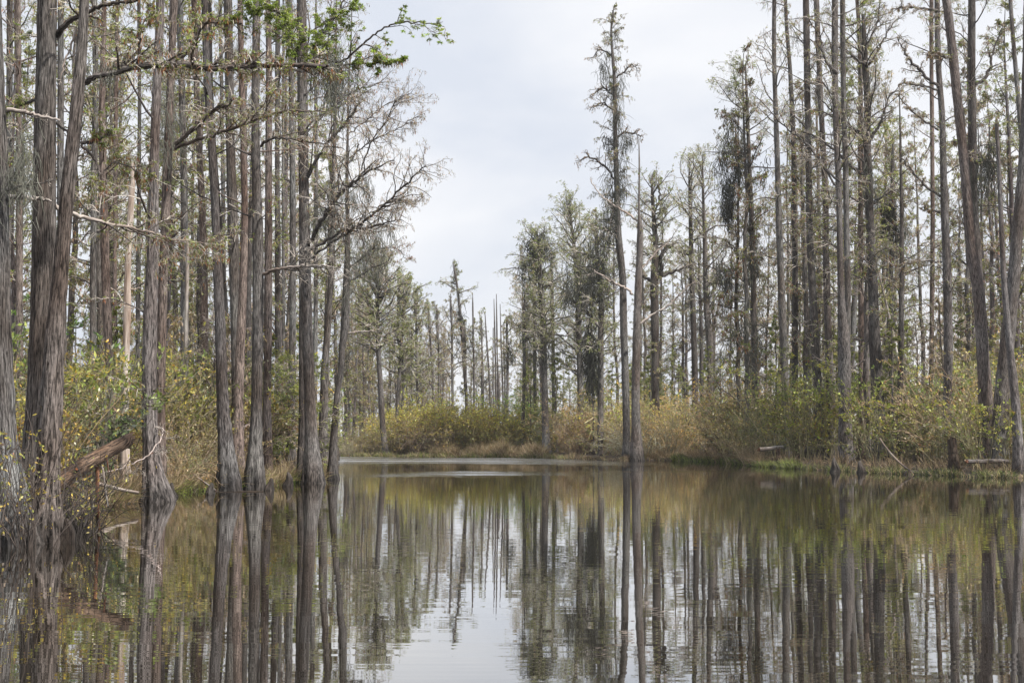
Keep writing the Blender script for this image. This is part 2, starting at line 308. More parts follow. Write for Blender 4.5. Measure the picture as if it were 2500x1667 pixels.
def spline(pts, n):
    p = np.asarray(pts, float); s = np.concatenate([[0], np.cumsum(np.linalg.norm(np.diff(p[:, :3], axis=0), axis=1))]); s /= s[-1]
    u = np.linspace(0, 1, n); out = np.empty((n, p.shape[1])); m = np.gradient(p, s, axis=0) if len(p) > 2 else np.tile((p[-1] - p[0]), (len(p), 1))
    i = np.clip(np.searchsorted(s, u, side='right') - 1, 0, len(p) - 2); h = (s[i + 1] - s[i])[:, None]; t_ = ((u - s[i]) / (s[i + 1] - s[i]))[:, None]
    return (2 * t_**3 - 3 * t_**2 + 1) * p[i] + (t_**3 - 2 * t_**2 + t_) * h * m[i] + (-2 * t_**3 + 3 * t_**2) * p[i + 1] + (t_**3 - t_**2) * h * m[i + 1]
def trunk_mesh(g, path, rad, rg, sides=20, flute=0.22, ridge=0.05, broken=False, mat=0, zbase=0.0):
    """one trunk from its foot to its tip: fluted foot, ridged bark"""
    P, R = path, rad; N = len(P); T = unit(np.gradient(P, axis=0)); A = unit(np.cross(T, np.array([0.05, 1, 0]))); B = np.cross(T, A)
    ph = np.arange(sides) * 2 * math.pi / sides; z = P[:, 2] - zbase; k = rg.integers(5, 8); f0 = rg.uniform(0, 6.28)
    fl = np.exp(-np.maximum(z, 0) / 0.75)[:, None]; s = np.concatenate([[0], np.cumsum(np.linalg.norm(np.diff(P, axis=0), axis=1))])
    rr = R[:, None] * (1 + flute * fl * (np.abs(np.cos(ph * k / 2 + f0 + 0.5 * np.sin(ph))) - 0.45) * 1.5)
    for q, a in ((5, 0.8), (9, 0.6), (14, 0.5), (19, 0.45), (27, 0.45), (35, 0.4)):
        if sides >= q * 2: rr = rr * (1 + ridge * a * np.sin(q * ph[None] + rg.uniform(0, 6.28) + 1.6 * np.sin(s[:, None] * rg.uniform(0.5, 1.3) + rg.uniform(0, 6))))
    rr = rr * (1 + 0.025 * rg.normal(0, 1, (N, 1))) * (1 + 0.012 * rg.normal(0, 1, rr.shape))
    V = P[:, None] + rr[..., None] * (A[:, None] * np.cos(ph)[None, :, None] + B[:, None] * np.sin(ph)[None, :, None])
    bc = np.stack([np.cos(ph)[None] * np.maximum(R[:, None], 0.03) * 1.0 + f0 * 3, np.sin(ph)[None] * np.maximum(R[:, None], 0.03), np.repeat(s[:, None], sides, 1) + f0], -1)
    # keep the bark's grain the same width up the tree: the ring radius used is the foot's mean
    r0 = np.median(R); bc[..., 0] = np.cos(ph)[None] * r0 + f0 * 3; bc[..., 1] = np.sin(ph)[None] * r0
    if broken: V[-1] += T[-1] * rg.uniform(0, 2.5, (sides, 1)) * R[-1]
    i = np.arange(N - 1)[:, None] * sides; j = np.arange(sides)[None]; j2 = (j + 1) % sides
    g.add(V, np.stack([i + j, i + j2, i + sides + j2, i + sides + j], -1), (0.2, 0.17, 0.15), mat, bc)

def crown_parts(g_br, g_cr, P, R, rg, z0, z1, nb, l0, l1, el=(0.15, 0.6), sub=6, twig=5, leaf=3, mix=None, fmix=None, fsel=0.2, th=1.0, dome=0.45, mossy=0, bias=None, droop=1.0, lw=1.0, wander=0.22, tw=1.0, pw=1.0):
    """branches on trunk P/R between heights z0..z1 with lengths l0 (low) .. l1 (top)"""
    nb = max(3, int(nb * (0.62 if leaf < 4 else .95))); leaf = min(leaf, 2) if leaf < 4 else 3
    z = P[:, 2]; u = ((np.arange(nb) + rg.random(nb)) / nb) ** pw; h = z0 + (z1 - z0) * u; idx = np.clip(np.searchsorted(z, h), 1, len(z) - 1)
    o = P[idx]; rt = R[idx]
    az = rg.uniform(0, 2 * math.pi, nb) if bias is None else np.where(rg.random(nb) < bias[1], bias[0] + rg.normal(0, 0.7, nb), rg.uniform(0, 2 * math.pi, nb))
    e_ = rg.uniform(el[0], el[1], nb) + dome * u ** 2
    d = np.stack([np.cos(az) * np.cos(e_), np.sin(az) * np.cos(e_), np.sin(e_)], -1)
    Ln = (l0 + (l1 - l0) * u) * rg.uniform(0.45, 1.2, nb) * (1 - 0.55 * u ** 5)
    B1 = walk(o, d, Ln, 8, rg, wander * 0.8, 0.05, -0.05 * droop); rb = np.clip(np.minimum(rt * 0.42, Ln * 0.016 + 0.006), 0.008, 0.12) * th
    R1 = rb[:, None] * np.linspace(1, 0.3, 8)[None] ** 1.1
    g_br.tubes(B1, R1, 5, (0.2, 0.17, 0.15), 0)
    if sub == 0: return B1
    B2, R2 = sprout(B1, R1, sub, rg, 0.2, 1.0, 0.36, 0.8, 5, wander, 0.55, 0.0, -0.08 * droop, 0.03, 0.0065 * th)
    g_cr.tubes(B2, R2, 3, twc(len(B2), rg), 0)
    B3, R3 = sprout(B2, R2, twig, rg, 0.15, 1.0, 0.5 * tw, 0.9, 4, wander * 1.3, 0.3, 0.0, -0.25 * droop, 0.009 * th, 0.0045 * th)
    g_cr.tubes(B3, R3, 3, twc(len(B3), rg, 1.1), 0)
    if leaf:
        if mix: drooping(g_cr, B3, leaf, rg, 0.13 * lw, 0.0135 * lw * min(th, 1.5), mix, sel=1 - fsel)
        if fmix: feather(g_cr, B3, leaf * 5, rg, 0.085 * lw, 0.011 * lw, fmix, sel=fsel)
    return B1

MIXA = {'olive': 4, 'brown': 3, 'rust': 1.6, 'tan': 1}
MIXR = {'rust': 4, 'brown': 2, 'olive': 3, 'tan': 1}
MIXG = {'olive': 3, 'green': 5, 'yg': 1, 'brown': 1.5, 'rust': .5}
MIXD = {'dark': 3, 'olive': 3, 'brown': 3, 'green': 1}
FG = {'green': 4, 'bright': 1, 'yg': 1.5}
FB = {'bright': 4, 'green': 2}

# ------------------------------------------------------------------ trees placed one by one
HEROES = []
def hero(label, d, pts, ext=6.0, crown=None, crowns=(), limbs=(), moss=(), tint=(1, 1, 1), bark=None, foot=True, broken=False, name='cypress_tree', seed=0, flare=0.8, group=None, cat='tree', sides=None):
    rg = rng_(seed * 7 + 11)
    if pts[-1][1] > 960: HEROES.append((pts[-1][0], d, pts[-1][2]))
    Q = []
    for x, y, w in pts: Q.append([*pt(x, y, d), w / 2 / FP * d])
    Q = np.array(Q)                                   # from tip to foot
    if foot:
        fx, fr = Q[-1, 0], Q[-1, 3]; zf = Q[-1, 2]; lean = (Q[-1] - Q[-2])[:2] / max(abs(Q[-1, 2] - Q[-2, 2]), 0.1)
        if zf > 0.05: Q = np.vstack([Q, [Q[-1, 0] + lean[0] * zf * 0.5, d, -0.3, fr * (1 + flare)]])
        else: Q[-1, 2] = -0.3
    if ext > 0:
        dr = unit((Q[0] - Q[1])[:3] + np.array([0, 0, 2.0])); tip = Q[0].copy(); tip[:3] += dr * ext; tip[3] = 0.02
        mid = Q[0].copy(); mid[:3] += dr * ext * 0.5; mid[3] = Q[0, 3] * 0.62; Q = np.vstack([tip, mid, Q])
    Q = Q[::-1]; n = int(max(24, min(110, (Q[-1, 2] + 0.3) * (6 if d < 50 else 4)))); S = spline(Q, n)
    # slow bends in depth that the photograph cannot show
    zz = S[:, 2]; S[:, 1] += 0.012 * np.maximum(zz, 0) * np.sin(zz * 0.25 + seed) ; P, R = S[:, :3], np.maximum(S[:, 3], 0.008)
    sd = sides or (96 if d < 25 else 54 if d < 42 else 26 if d < 60 else 16)
    foot_xy = P[0, :2]; root = empty(name, (foot_xy[0], foot_xy[1], 0)); off = np.array([foot_xy[0], foot_xy[1], 0])
    tag(root, label, cat, group)
    mats = [bark or BARK, LEAF]
    g = G(); trunk_mesh(g, P, R, rg, sd, 0.25 if d < 70 else 0.12, 0.022, broken)
    gb = G(); gc = G(); gm = G()
    def zpy(py): return pt(1250, py, d)[2]
    for cr_ in ([crown] if crown else []) + list(crowns):
        k = dict(cr_); y0, y1 = k.pop('y'); z0, z1 = zpy(y0), min(zpy(y1), P[-1, 2] - 0.1)
        if y1 <= 0: z1 = P[-1, 2] - 0.2
        k.setdefault('th', max(0.72, d / 82)); l0, l1 = k.pop('l')
        B1 = crown_parts(gb, gc, P, R, rg, z0, z1, k.pop('n'), l0, l1, **k)
        if d > 40 and len(B1) > 12 and k.get('leaf', 3):
            q_ = B1[rg.choice(len(B1), 5)]; p_, _t = interp_poly(q_, rg.uniform(.15, .7, (5, 2))); moss_strands(gm, p_.reshape(-1, 3), rg, 9, .8, .16, .005 * max(1, d / 50), .95)
    for lm in limbs:
        gl_ = G(); dd = lm.get('dd', 0.0); lp = lm['p']; K = len(lp)
        q = np.array([[*pt(x, y, d + dd * i / (K - 1)), w / 2 / FP * d] for i, (x, y, w) in enumerate(lp)]); q = spline(q, max(14, K * 5))
        q[1:, :3] += rg.normal(0, 0.008 * d / 20, (len(q) - 1, 3))
        trunk_mesh(gl_, q[:, :3] - off, q[:, 3], rg, 12, 0, 0.04)
        o = gl_.build('limb', [lm.get('bark') or (PALE if lm.get('pale') else mats[0])], root); o.color = (*tint, 1)
        if lm.get('label'): o['label'] = lm['label']
        th = lm.get('th', max(0.7, d / 60)); ns = lm.get('sub', 14)
        if ns:
            P1, R1 = q[None, :, :3], q[None, :, 3]
            B1, Rb = sprout(P1, R1, ns, rg, lm.get('s0', 0.25), 1.0, lm.get('ln', 0.22), 0.8, 6, 0.2, 0.45, 0.02, -0.05, 0.03, 0.007 * th)
            gb.tubes(B1, Rb, 4, (0.2, 0.17, 0.15), 0)
            B2, R2 = sprout(B1, Rb, lm.get('tw', 7), rg, 0.15, 1.0, 0.42, 0.8, 5, 0.25, 0.5, 0.0, -0.1, 0.012, 0.0055 * th); gc.tubes(B2, R2, 3, twc(len(B2), rg), 0)
            B3, R3 = sprout(B2, R2, lm.get('t3', 4), rg, 0.15, 1.0, 0.5, 0.8, 4, 0.3, 0.4, 0.0, -0.25, 0.008, 0.004 * th); gc.tubes(B3, R3, 3, twc(len(B3), rg, 1.1), 0)
            lw = lm.get('lw', 1.0)
            if lm.get('mix'): drooping(gc, B3, lm.get('leaf', 2), rg, 0.10 * lw, 0.0065 * lw * max(1, d / 38), lm['mix'], sel=1 - lm.get('fsel', 0))
            if lm.get('fmix'): feather(gc, B3, lm.get('fl', 16), rg, 0.048 * lw, 0.0036 * lw * max(1, d / 26), lm['fmix'], sel=lm.get('fsel', 0.3))
    for mo in moss:
        x, y, n_, ln, spx, spy = mo[:6]; dk = mo[6] if len(mo) > 6 else 1.0
        na = max(2, int(n_ / 8)); a = np.array([pt(x + rg.normal(0, spx), y + rg.normal(0, spy), d + rg.normal(0, 0.4)) for _ in range(na)])
        moss_strands(gm, a, rg, 8, ln, 0.05 * d / 25, 0.0045 * max(1.0, d / 32), dk)
    tr = g
    for q in tr.v: q -= off
    o = tr.build('trunk', mats, root); o.color = (*tint, 1)
    for gg in (gb, gc, gm):
        for q in gg.v: q -= off
    if gb.v: o = gb.build('branches', mats, root); o.color = (*tint, 1)
    if gc.v: o = gc.build('crown', [TWIG, LEAF], root)
    if gm.v: o = gm.build('hanging_moss', [MOSS], root)
    # limb meshes were already local
    return root
# fix: limb twigs are collected in scene space, like the crown
LB = dict(mix=MIXR, fmix=FG)
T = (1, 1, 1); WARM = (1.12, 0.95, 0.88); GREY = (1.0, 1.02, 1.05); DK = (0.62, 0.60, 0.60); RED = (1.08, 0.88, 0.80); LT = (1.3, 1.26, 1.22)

# near left bank
hero('big grey cypress trunk cut by the left edge of the picture, foot in the water', 19.6,
     [(-28, 0, 56), (-16, 400, 60), (-12, 600, 62), (-4, 900, 64), (4, 1090, 74), (14, 1200, 96), (18, 1280, 130), (20, 1327, 165)], seed=1, tint=GREY, flare=0.3,
     crown=dict(y=(560, -500), n=10, l=(2.0, 1.5), sub=5, twig=4, mix=MIXA, fmix=FG),
     limbs=[dict(p=[(18, 268, 11), (50, 272, 10), (85, 281, 9), (150, 296, 5)], pale=1, sub=5), dict(p=[(22, 482, 12), (50, 482, 11), (85, 484, 10), (130, 492, 4)], pale=1, sub=4),
            dict(p=[(20, 463, 8), (55, 455, 7), (80, 450, 5), (140, 440, 2)], sub=4)],
     moss=[(55, 395, 110, 1.0, 20, 12), (30, 420, 60, 0.9, 12, 14)])
hero('thick straight cypress just behind the leaning trunk, its dark foot in the water', 21.5,
     [(120, -60, 46), (117, 100, 48), (110, 400, 52), (107, 600, 55), (102, 820, 60), (95, 1000, 64), (86, 1120, 66), (78, 1220, 74), (72, 1300, 100)], seed=2, tint=(0.92, 0.88, 0.86), flare=0.2,
     crown=dict(y=(0, -600), n=12, l=(2.5, 1.5), sub=5, twig=4, mix=MIXA, fmix=FG),
     limbs=[dict(p=[(136, 92, 18), (152, 70, 15), (172, 50, 13), (200, 38, 11), (228, 22, 10), (270, 10, 9), (320, 4, 7), (380, -20, 4)], dd=-0.6, sub=10, ln=0.28, mix=MIXR, fmix=FG, fsel=0.3),
            dict(p=[(96, 240, 9), (70, 250, 8), (40, 262, 6), (0, 285, 3)], sub=6, ln=0.3, fmix=FG, mix=MIXG, fsel=.5),
            dict(p=[(135, 300, 7), (150, 310, 7), (165, 322, 6), (180, 335, 4)], sub=2),
            dict(p=[(132, 503, 13), (160, 515, 12), (195, 527, 11), (240, 541, 9), (300, 553, 8), (345, 563, 7), (385, 573, 6), (420, 585, 5), (470, 590, 3), (540, 608, 1.5)], dd=3.0, pale=1, sub=22, ln=0.24, mix=MIXR, fmix=FG, fsel=0.25)])
hero('leaning cypress with a long horizontal limb, foot in water beside the fallen log', 20.0,
     [(212, -60, 22), (208, 60, 24), (197, 200, 29), (184, 330, 32), (172, 430, 33), (160, 550, 34), (149, 670, 37), (139, 770, 42), (130, 900, 50), (125, 1009, 54), (119, 1110, 54), (116, 1180, 56), (113, 1250, 72), (111, 1290, 90), (110, 1322, 108)],
     seed=3, flare=0.2, tint=(1.06, 0.98, 0.95),
     crown=dict(y=(60, -700), n=12, l=(2.5, 1.2), sub=5, twig=4, mix=MIXA, fmix=FG),
     limbs=[dict(label='long nearly level limb crossing in front of the forest', p=[(200, 207, 17), (222, 192, 15), (250, 183, 14), (290, 176, 13), (308, 168, 15), (345, 163, 17), (400, 158, 16), (450, 158, 15), (500, 166, 14), (560, 165, 13), (620, 161, 13), (680, 161, 11), (740, 160, 10), (800, 163, 8)],
                 dd=-1.0, sub=34, ln=0.13, s0=0.15, mix=MIXR, fmix=FG, fsel=0.3, th=0.8),
            dict(p=[(700, 161, 7), (745, 175, 5), (775, 145, 5), (833, 150, 5), (875, 119, 5), (925, 77, 4.5), (960, 60, 4), (994, 55, 3.5), (1044, 58, 2.5), (1082, 66, 1.5)], dd=-0.5, sub=16, ln=0.2, s0=0.1, fmix=FB, fsel=0.8, fl=40, t3=2, tw=4, lw=1.1, th=0.6, leaf=1, mix=MIXR),
            dict(p=[(720, 160, 6), (722, 110, 6), (700, 70, 5), (682, 32, 5), (640, 22, 3), (600, 20, 2)], sub=34, ln=0.24, s0=0.0, fmix=FB, fsel=0.9, fl=26, leaf=1, th=0.6, mix=MIXR, t3=3, tw=6),
            dict(p=[(760, 158, 5), (800, 130, 4), (780, 90, 4), (800, 60, 3), (860, 20, 2)], sub=26, ln=0.26, s0=0.0, fmix=FB, fsel=0.9, fl=26, leaf=1, th=0.6, mix=MIXR, t3=3, tw=6),
            dict(p=[(800, 163, 5), (850, 158, 4), (920, 155, 3), (950, 152, 2), (985, 140, 1.2)], sub=12, ln=0.16, fmix=FB, fsel=0.6, fl=26, leaf=1, th=0.6, mix=MIXR),
            dict(p=[(300, 168, 8), (303, 152, 8), (318, 120, 4), (350, 60, 4), (365, 10, 4)], sub=14, ln=0.3, mix=MIXR, fmix=FG, fsel=.4, th=.7),
            dict(p=[(420, 160, 5), (470, 115, 9), (505, 55, 8), (545, 58, 6), (590, 58, 3)], sub=16, ln=0.3, mix=MIXR, fmix=FB, fsel=.4, th=.7),
            dict(p=[(198, 350, 9), (215, 347, 9), (240, 340, 7), (268, 322, 4)], sub=7, ln=.35, fmix=FG, fsel=.4, mix=MIXR),
            dict(p=[(199, 355, 7), (220, 378, 7), (240, 405, 6), (244, 425, 4), (275, 400, 3), (330, 414, 3), (360, 448, 2)], sub=14, ln=.25, fmix=FG, fsel=.3, mix=MIXR),
            dict(p=[(185, 70, 7), (170, 120, 5), (155, 160, 4), (146, 200, 2)], pale=1, sub=4)],
     moss=[(250, 165, 80, 0.4, 25, 6), (805, 172, 160, 0.75, 26, 10, 0.9), (770, 165, 40, 0.5, 12, 5)])

# row on the left bank
hero('grey left bank cypress with a splayed buttress foot, right of the fallen log', 32.3,
     [(390, -40, 19), (387, 100, 21), (382, 240, 22), (377, 420, 24), (375, 600, 27), (369, 754, 33), (366, 900, 35), (366, 1020, 36), (370, 1110, 42), (376, 1170, 54), (382, 1205, 70), (386, 1226, 84)], seed=4, flare=0.2, tint=(1.08, 1.0, 1.0),
     crown=dict(y=(1000, -400), n=16, l=(1.8, 2.5), sub=5, twig=4, mix=MIXR, fmix=FG),
     limbs=[dict(p=[(372, 1045, 3), (395, 1045, 3), (396, 1060, 3), (385, 1085, 3), (350, 1118, 3), (300, 1140, 2.5), (240, 1160, 2)], dd=-2, pale=1, sub=10, ln=.2)])
hero('cypress partly hidden behind the splay-footed one, with grey moss halfway up', 36.5,
     [(424, -40, 17), (416, 150, 18), (409, 330, 20), (406, 430, 22), (401, 600, 22), (396, 780, 22), (393, 950, 22), (392, 1050, 24)], seed=5, tint=WARM,
     crown=dict(y=(760, -400), n=20, l=(2.0, 3), sub=5, twig=4, mix=MIXR, fmix=FG),
     limbs=[dict(label='dark rising limb', p=[(428, 352, 12), (450, 335, 11), (475, 312, 11), (495, 295, 9), (515, 275, 9), (540, 262, 8), (560, 255, 7), (572, 238, 5)], dd=-2, sub=16, ln=.3, mix=MIXR, fmix=FG, fsel=.35),
            dict(label='long pale limb rising to the right', p=[(428, 362, 9), (470, 346, 9), (520, 330, 8), (570, 312, 8), (610, 298, 7), (660, 280, 6), (700, 271, 5), (750, 272, 4), (800, 270, 2)], dd=-2, sub=26, ln=.22, mix=MIXR, fmix=FG, fsel=.45)],
     moss=[(405, 290, 130, 1.3, 14, 35)])
hero('dark slender cypress at the waterline, first trunk left of the triple group', 38.8,
     [(499, -40, 15), (503, 150, 17), (511, 300, 19), (518, 400, 20), (526, 560, 20), (532, 700, 24), (538, 820, 26), (543, 958, 29), (549, 1060, 35), (554, 1130, 44), (557, 1175, 54), (558, 1198, 66)], seed=6, flare=.2, tint=(0.72, 0.70, 0.72),
     crown=dict(y=(850, -400), n=24, l=(1.5, 3), sub=5, twig=4, mix=MIXA, fmix=FG, fsel=.4))
hero('dark straight cypress standing in the shrubs behind the waterline trunks', 43,
     [(559, -40, 20), (561, 150, 21), (564, 400, 23), (568, 550, 26), (572, 700, 25), (576, 860, 25), (578, 1000, 26)], seed=7, tint=(0.85, 0.82, 0.8),
     crown=dict(y=(700, -400), n=26, l=(2, 3.2), sub=6, twig=4, mix=MIXR, fmix=FG))
hero('reddish smooth cypress rising from the tan shrubs between two darker trunks', 42,
     [(588, -40, 13), (592, 200, 14), (597, 400, 16), (598, 550, 17), (593, 700, 20), (586, 850, 23), (582, 980, 24)], seed=8, tint=(1.2, 0.98, 0.9),
     crown=dict(y=(560, -400), n=18, l=(2, 3), sub=6, twig=4, mix=MIXR, fmix=FG))
hero('tall dark cypress with an arching bare limb and a broad wet foot', 39.8,
     [(627, -40, 18), (626, 120, 19), (625, 306, 20), (628, 459, 22), (630, 560, 26), (631, 700, 28), (630, 800, 27), (627, 958, 27), (625, 1040, 29), (623, 1100, 35), (622, 1150, 44), (622, 1190, 60)], seed=9, flare=.2, tint=(0.82, 0.79, 0.78),
     crown=dict(y=(640, -400), n=20, l=(2, 3), sub=6, twig=4, mix=MIXR, fmix=FG),
     limbs=[dict(p=[(634, 358, 7), (650, 345, 7), (665, 339, 6), (703, 338, 5), (753, 346, 4), (804, 351, 2)], dd=-1, sub=10, ln=.3, mix=MIXR, leaf=1),
            dict(pale=1, label='bleached level limb', p=[(640, 672, 8), (660, 661, 8), (694, 655, 7), (745, 648, 6), (786, 648, 4), (830, 655, 2)], dd=-1.5, sub=22, ln=.3)])
hero('pinkish grey cypress rising out of the shrubs right of the arching limb tree', 44.5,
     [(651, -40, 13), (655, 150, 15), (656, 400, 17), (656, 600, 19), (655, 800, 20), (652, 1000, 21)], seed=10, tint=(1.12, 1.0, 0.97),
     crown=dict(y=(520, -400), n=22, l=(2, 3.2), sub=6, twig=4, mix=MIXR, fmix=FG))
def lim(pts, **k): return dict(dict(p=pts, mix={'rust': 2, 'tan': 3, 'brown': 2, 'olive': 1.5}, fmix={'olive': 2, 'tan': 2, 'green': 1}, fsel=.25, fl=5, leaf=2, th=0.7, tw=5, t3=3), **k)
hero('tall cypress at the point of the left bank with mossy limbs reaching over the channel', 44.6,
     [(736, -40, 20), (737, 120, 22), (739, 306, 24), (741, 470, 25), (745, 620, 26), (749, 760, 26), (754, 900, 27), (758, 1009, 29), (760, 1070, 33), (762, 1120, 42), (764, 1155, 52), (766, 1180, 66)], seed=11, flare=.2, tint=(1.0, .97, .97),
     crown=dict(y=(560, -400), n=30, l=(2.5, 3.5), sub=6, twig=5, mix=MIXR, fmix=FG, bias=(0.0, 0.55)),
     limbs=[lim([(752, 434, 7.2), (768, 398, 7.2), (800, 350, 6.4), (840, 305, 5.6), (862, 275, 4.8), (879, 250, 3.2)], dd=-1, sub=20, ln=0.31),
            lim([(752, 600, 11.2), (775, 560, 10.4), (795, 520, 10.4), (812, 497, 9.6), (840, 462, 8.8), (870, 440, 6.4), (902, 418, 4.8), (940, 400, 3.2), (965, 388, 1.6)], dd=-3, sub=38, ln=0.21, label='thick limb furred with grey moss'),
            lim([(752, 612, 8.0), (800, 585, 7.2), (850, 560, 6.4), (890, 558, 5.6), (925, 549, 4.0), (970, 538, 2.4), (985, 537, 1.2)], dd=-4, sub=34, ln=0.20),
            lim([(748, 640, 6.4), (800, 600, 5.6), (867, 555, 5.6), (920, 515, 4.8), (944, 494, 4.8), (990, 450, 4.0), (1028, 413, 2.8), (1040, 405, 1.6)], dd=-5, sub=44, ln=0.20),
            lim([(909, 520, 4.0), (944, 494, 4.0), (975, 489, 2.4), (1030, 484, 1.6), (1035, 478, 1.2)], sub=18, ln=0.25),
            lim([(880, 420, 3.2), (905, 350, 4.0), (930, 310, 3.2), (944, 295, 3.2), (967, 249, 2.4), (1009, 222, 1.2)], sub=30, ln=0.34, dd=-2),
            lim([(848, 330, 3.2), (900, 290, 3.2), (935, 262, 2.4), (990, 232, 1.6)], sub=22, ln=0.29),
            lim([(840, 400, 3.2), (905, 345, 3.2), (960, 320, 2.4), (1020, 285, 1.6), (1030, 280, 0.8)], sub=30, ln=0.26),
            lim([(745, 230, 4.0), (800, 190, 4.0), (850, 160, 3.2), (930, 130, 1.6)], sub=30, ln=0.33, mix=MIXR),
            lim([(745, 330, 4.0), (800, 270, 4.0), (860, 225, 3.2), (930, 200, 1.6), (950, 180, 0.8)], sub=34, ln=0.33, mix=MIXR),
            lim([(745, 130, 4.8), (790, 80, 4.8), (835, 10, 4.0), (860, -40, 3)], sub=26, ln=0.33, mix=MIXR)],
     moss=[(795, 530, 240, 0.7, 22, 26, .9), (850, 470, 160, 0.6, 26, 20), (905, 590, 60, 1.2, 12, 12), (945, 560, 50, 0.9, 14, 8), (870, 560, 80, .9, 30, 8), (890, 440, 60, .7, 18, 10)])
hero('thin dark stem pressed against the left side of the bank-point cypress', 45.6,
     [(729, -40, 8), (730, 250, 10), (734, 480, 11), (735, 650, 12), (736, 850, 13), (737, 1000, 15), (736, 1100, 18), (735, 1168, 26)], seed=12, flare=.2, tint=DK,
     crown=dict(y=(600, -300), n=16, l=(1.5, 2.5), sub=5, twig=4, mix=MIXR, fmix=FG))
hero('cypress with a slight lean just left of the crooked outermost trunk, rising behind shrubs', 52,
     [(822, 60, 5), (820, 250, 8), (814, 450, 11), (810, 600, 13), (806, 700, 14), (799, 805, 16), (793, 900, 19), (790, 1000, 21), (788, 1080, 24)], seed=13, ext=3,
     crown=dict(y=(760, -100), n=34, l=(2.2, 2.8), sub=6, twig=5, mix=MIXR, fmix=FG, bias=(0, .4)), tint=(.85, .82, .8))
hero('crooked leaning cypress, outermost on the left bank, with moss on its upper forks', 48.6,
     [(858, 110, 4), (853, 200, 5), (850, 330, 6), (848, 430, 8), (849, 530, 11), (848, 620, 14), (845, 700, 16), (843, 760, 20), (841, 805, 20), (835, 850, 16), (832, 900, 14), (824, 958, 14), (819, 1009, 16), (814, 1080, 18), (812, 1130, 22), (812, 1172, 36)], seed=14, flare=.2, ext=1.5, tint=(.8, .78, .78),
     crown=dict(y=(640, 100), n=24, l=(2.0, 1.8), sub=6, twig=5, mix=MIXR, bias=(0, .6)),
     limbs=[dict(p=[(847, 690, 5), (880, 672, 5), (905, 655, 4), (945, 640, 2)], sub=10, ln=.3),
            dict(p=[(848, 655, 5), (880, 632, 5), (905, 608, 5), (935, 605, 3), (978, 612, 2), (995, 640, 1)], sub=14, ln=.25, mix=MIXR),
            dict(p=[(851, 813, 5), (872, 811, 5), (890, 809, 4), (912, 809, 3)], sub=0, pale=1, label='short bleached dead limb'),
            dict(p=[(851, 400, 3), (862, 385, 4), (875, 350, 3)], sub=4)],
     moss=[(868, 640, 60, 1.3, 8, 30), (885, 600, 60, 1.6, 20, 14), (845, 720, 60, .6, 3, 60), (930, 620, 20, .5, 20, 4)])

# trunks inside the left stand
inner = [
 ('thin grey trunk seen in the gap between the left edge trunk and the thick cypress', 38, [(20, -40, 13), (19, 300, 15), (18, 600, 16), (16, 900, 18)], T, (900, -300)),
 ('brownish trunk close behind the thick cypress on its left side', 36, [(42, -40, 13), (42, 200, 14), (44, 500, 15), (46, 760, 17), (48, 1000, 19)], WARM, (800, -300)),
 ('grey cypress trunk showing between the thick cypress and the leaning one', 33, [(151, -40, 13), (148, 200, 15), (146, 450, 17), (150, 700, 19), (152, 1000, 20)], T, (500, -300)),
 ('slim grey trunk right behind the leaning cypress, below its long limb', 40, [(234, -40, 12), (237, 200, 14), (232, 420, 15), (228, 600, 15), (226, 900, 17)], T, (820, -300)),
 ('reddish brown cypress left of the pale dead snag, rising out of the shrubs', 37, [(256, 60, 12), (252, 300, 16), (256, 480, 19), (258, 600, 21), (262, 754, 21), (269, 907, 19), (272, 1020, 20)], RED, (620, -200)),
 ('slim brown trunk between the reddish cypress and the leaning one, far back', 52, [(282, 0, 8), (281, 400, 10), (282, 700, 10), (284, 940, 11)], RED, (850, -200)),
 ('slim cypress close left of the splay-footed one, behind brush', 44, [(336, -20, 8), (338, 300, 9), (338, 600, 11), (336, 950, 12)], DK, (850, -200)),
 ('slim trunk with grey bark, right of the moss-hung cypress', 46, [(438, -40, 14), (444, 300, 16), (449, 560, 18), (450, 760, 20), (450, 960, 22)], GREY, (700, -200)),
 ('grey trunk a little left of the dark slender waterline cypress, behind brush', 48, [(476, -40, 13), (484, 300, 15), (494, 560, 17), (497, 750, 19), (499, 950, 21)], WARM, (700, -200)),
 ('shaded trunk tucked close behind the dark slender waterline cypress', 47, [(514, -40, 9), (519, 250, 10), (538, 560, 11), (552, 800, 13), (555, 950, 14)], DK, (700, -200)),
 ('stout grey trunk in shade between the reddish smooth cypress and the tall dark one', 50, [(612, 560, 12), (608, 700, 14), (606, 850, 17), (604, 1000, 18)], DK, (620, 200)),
 ('slim dark cypress standing behind the level bleached limb', 53, [(676, -20, 10), (677, 400, 12), (679, 600, 14), (679, 800, 15), (680, 1000, 16)], DK, (820, -200)),
 ('very thin stem right of the slim dark cypress under the bleached limb', 55, [(690, 100, 5), (690, 450, 7), (692, 700, 8), (692, 950, 9)], T, (820, 0)),
 ('grey cypress behind the bank-point tree, on its left', 51, [(708, -40, 11), (711, 300, 13), (714, 560, 15), (714, 750, 16), (712, 1000, 18)], GREY, (820, -200)),
 ('straight thin trunk in the gap left of the tall dark cypress with the arching limb', 54, [(540, 0, 8), (543, 300, 9), (545, 640, 11), (547, 900, 11)], T, (850, -200)),
 ('slender cypress behind the bank point, between its tree and the slightly leaning one', 60, [(772, 100, 7), (773, 400, 9), (771, 700, 11), (768, 1000, 13)], T, (880, 60)),
]
for i, (lb, d, p_, ti, cy) in enumerate(inner):
    hero(lb, d, p_, seed=30 + i, tint=ti, ext=3, flare=.6, crown=dict(y=cy, n=34, l=(1.6, 2.6), sub=7, twig=6, mix=MIXR if i % 2 else MIXA, fmix=FG, fsel=.3 if i % 3 else .5))
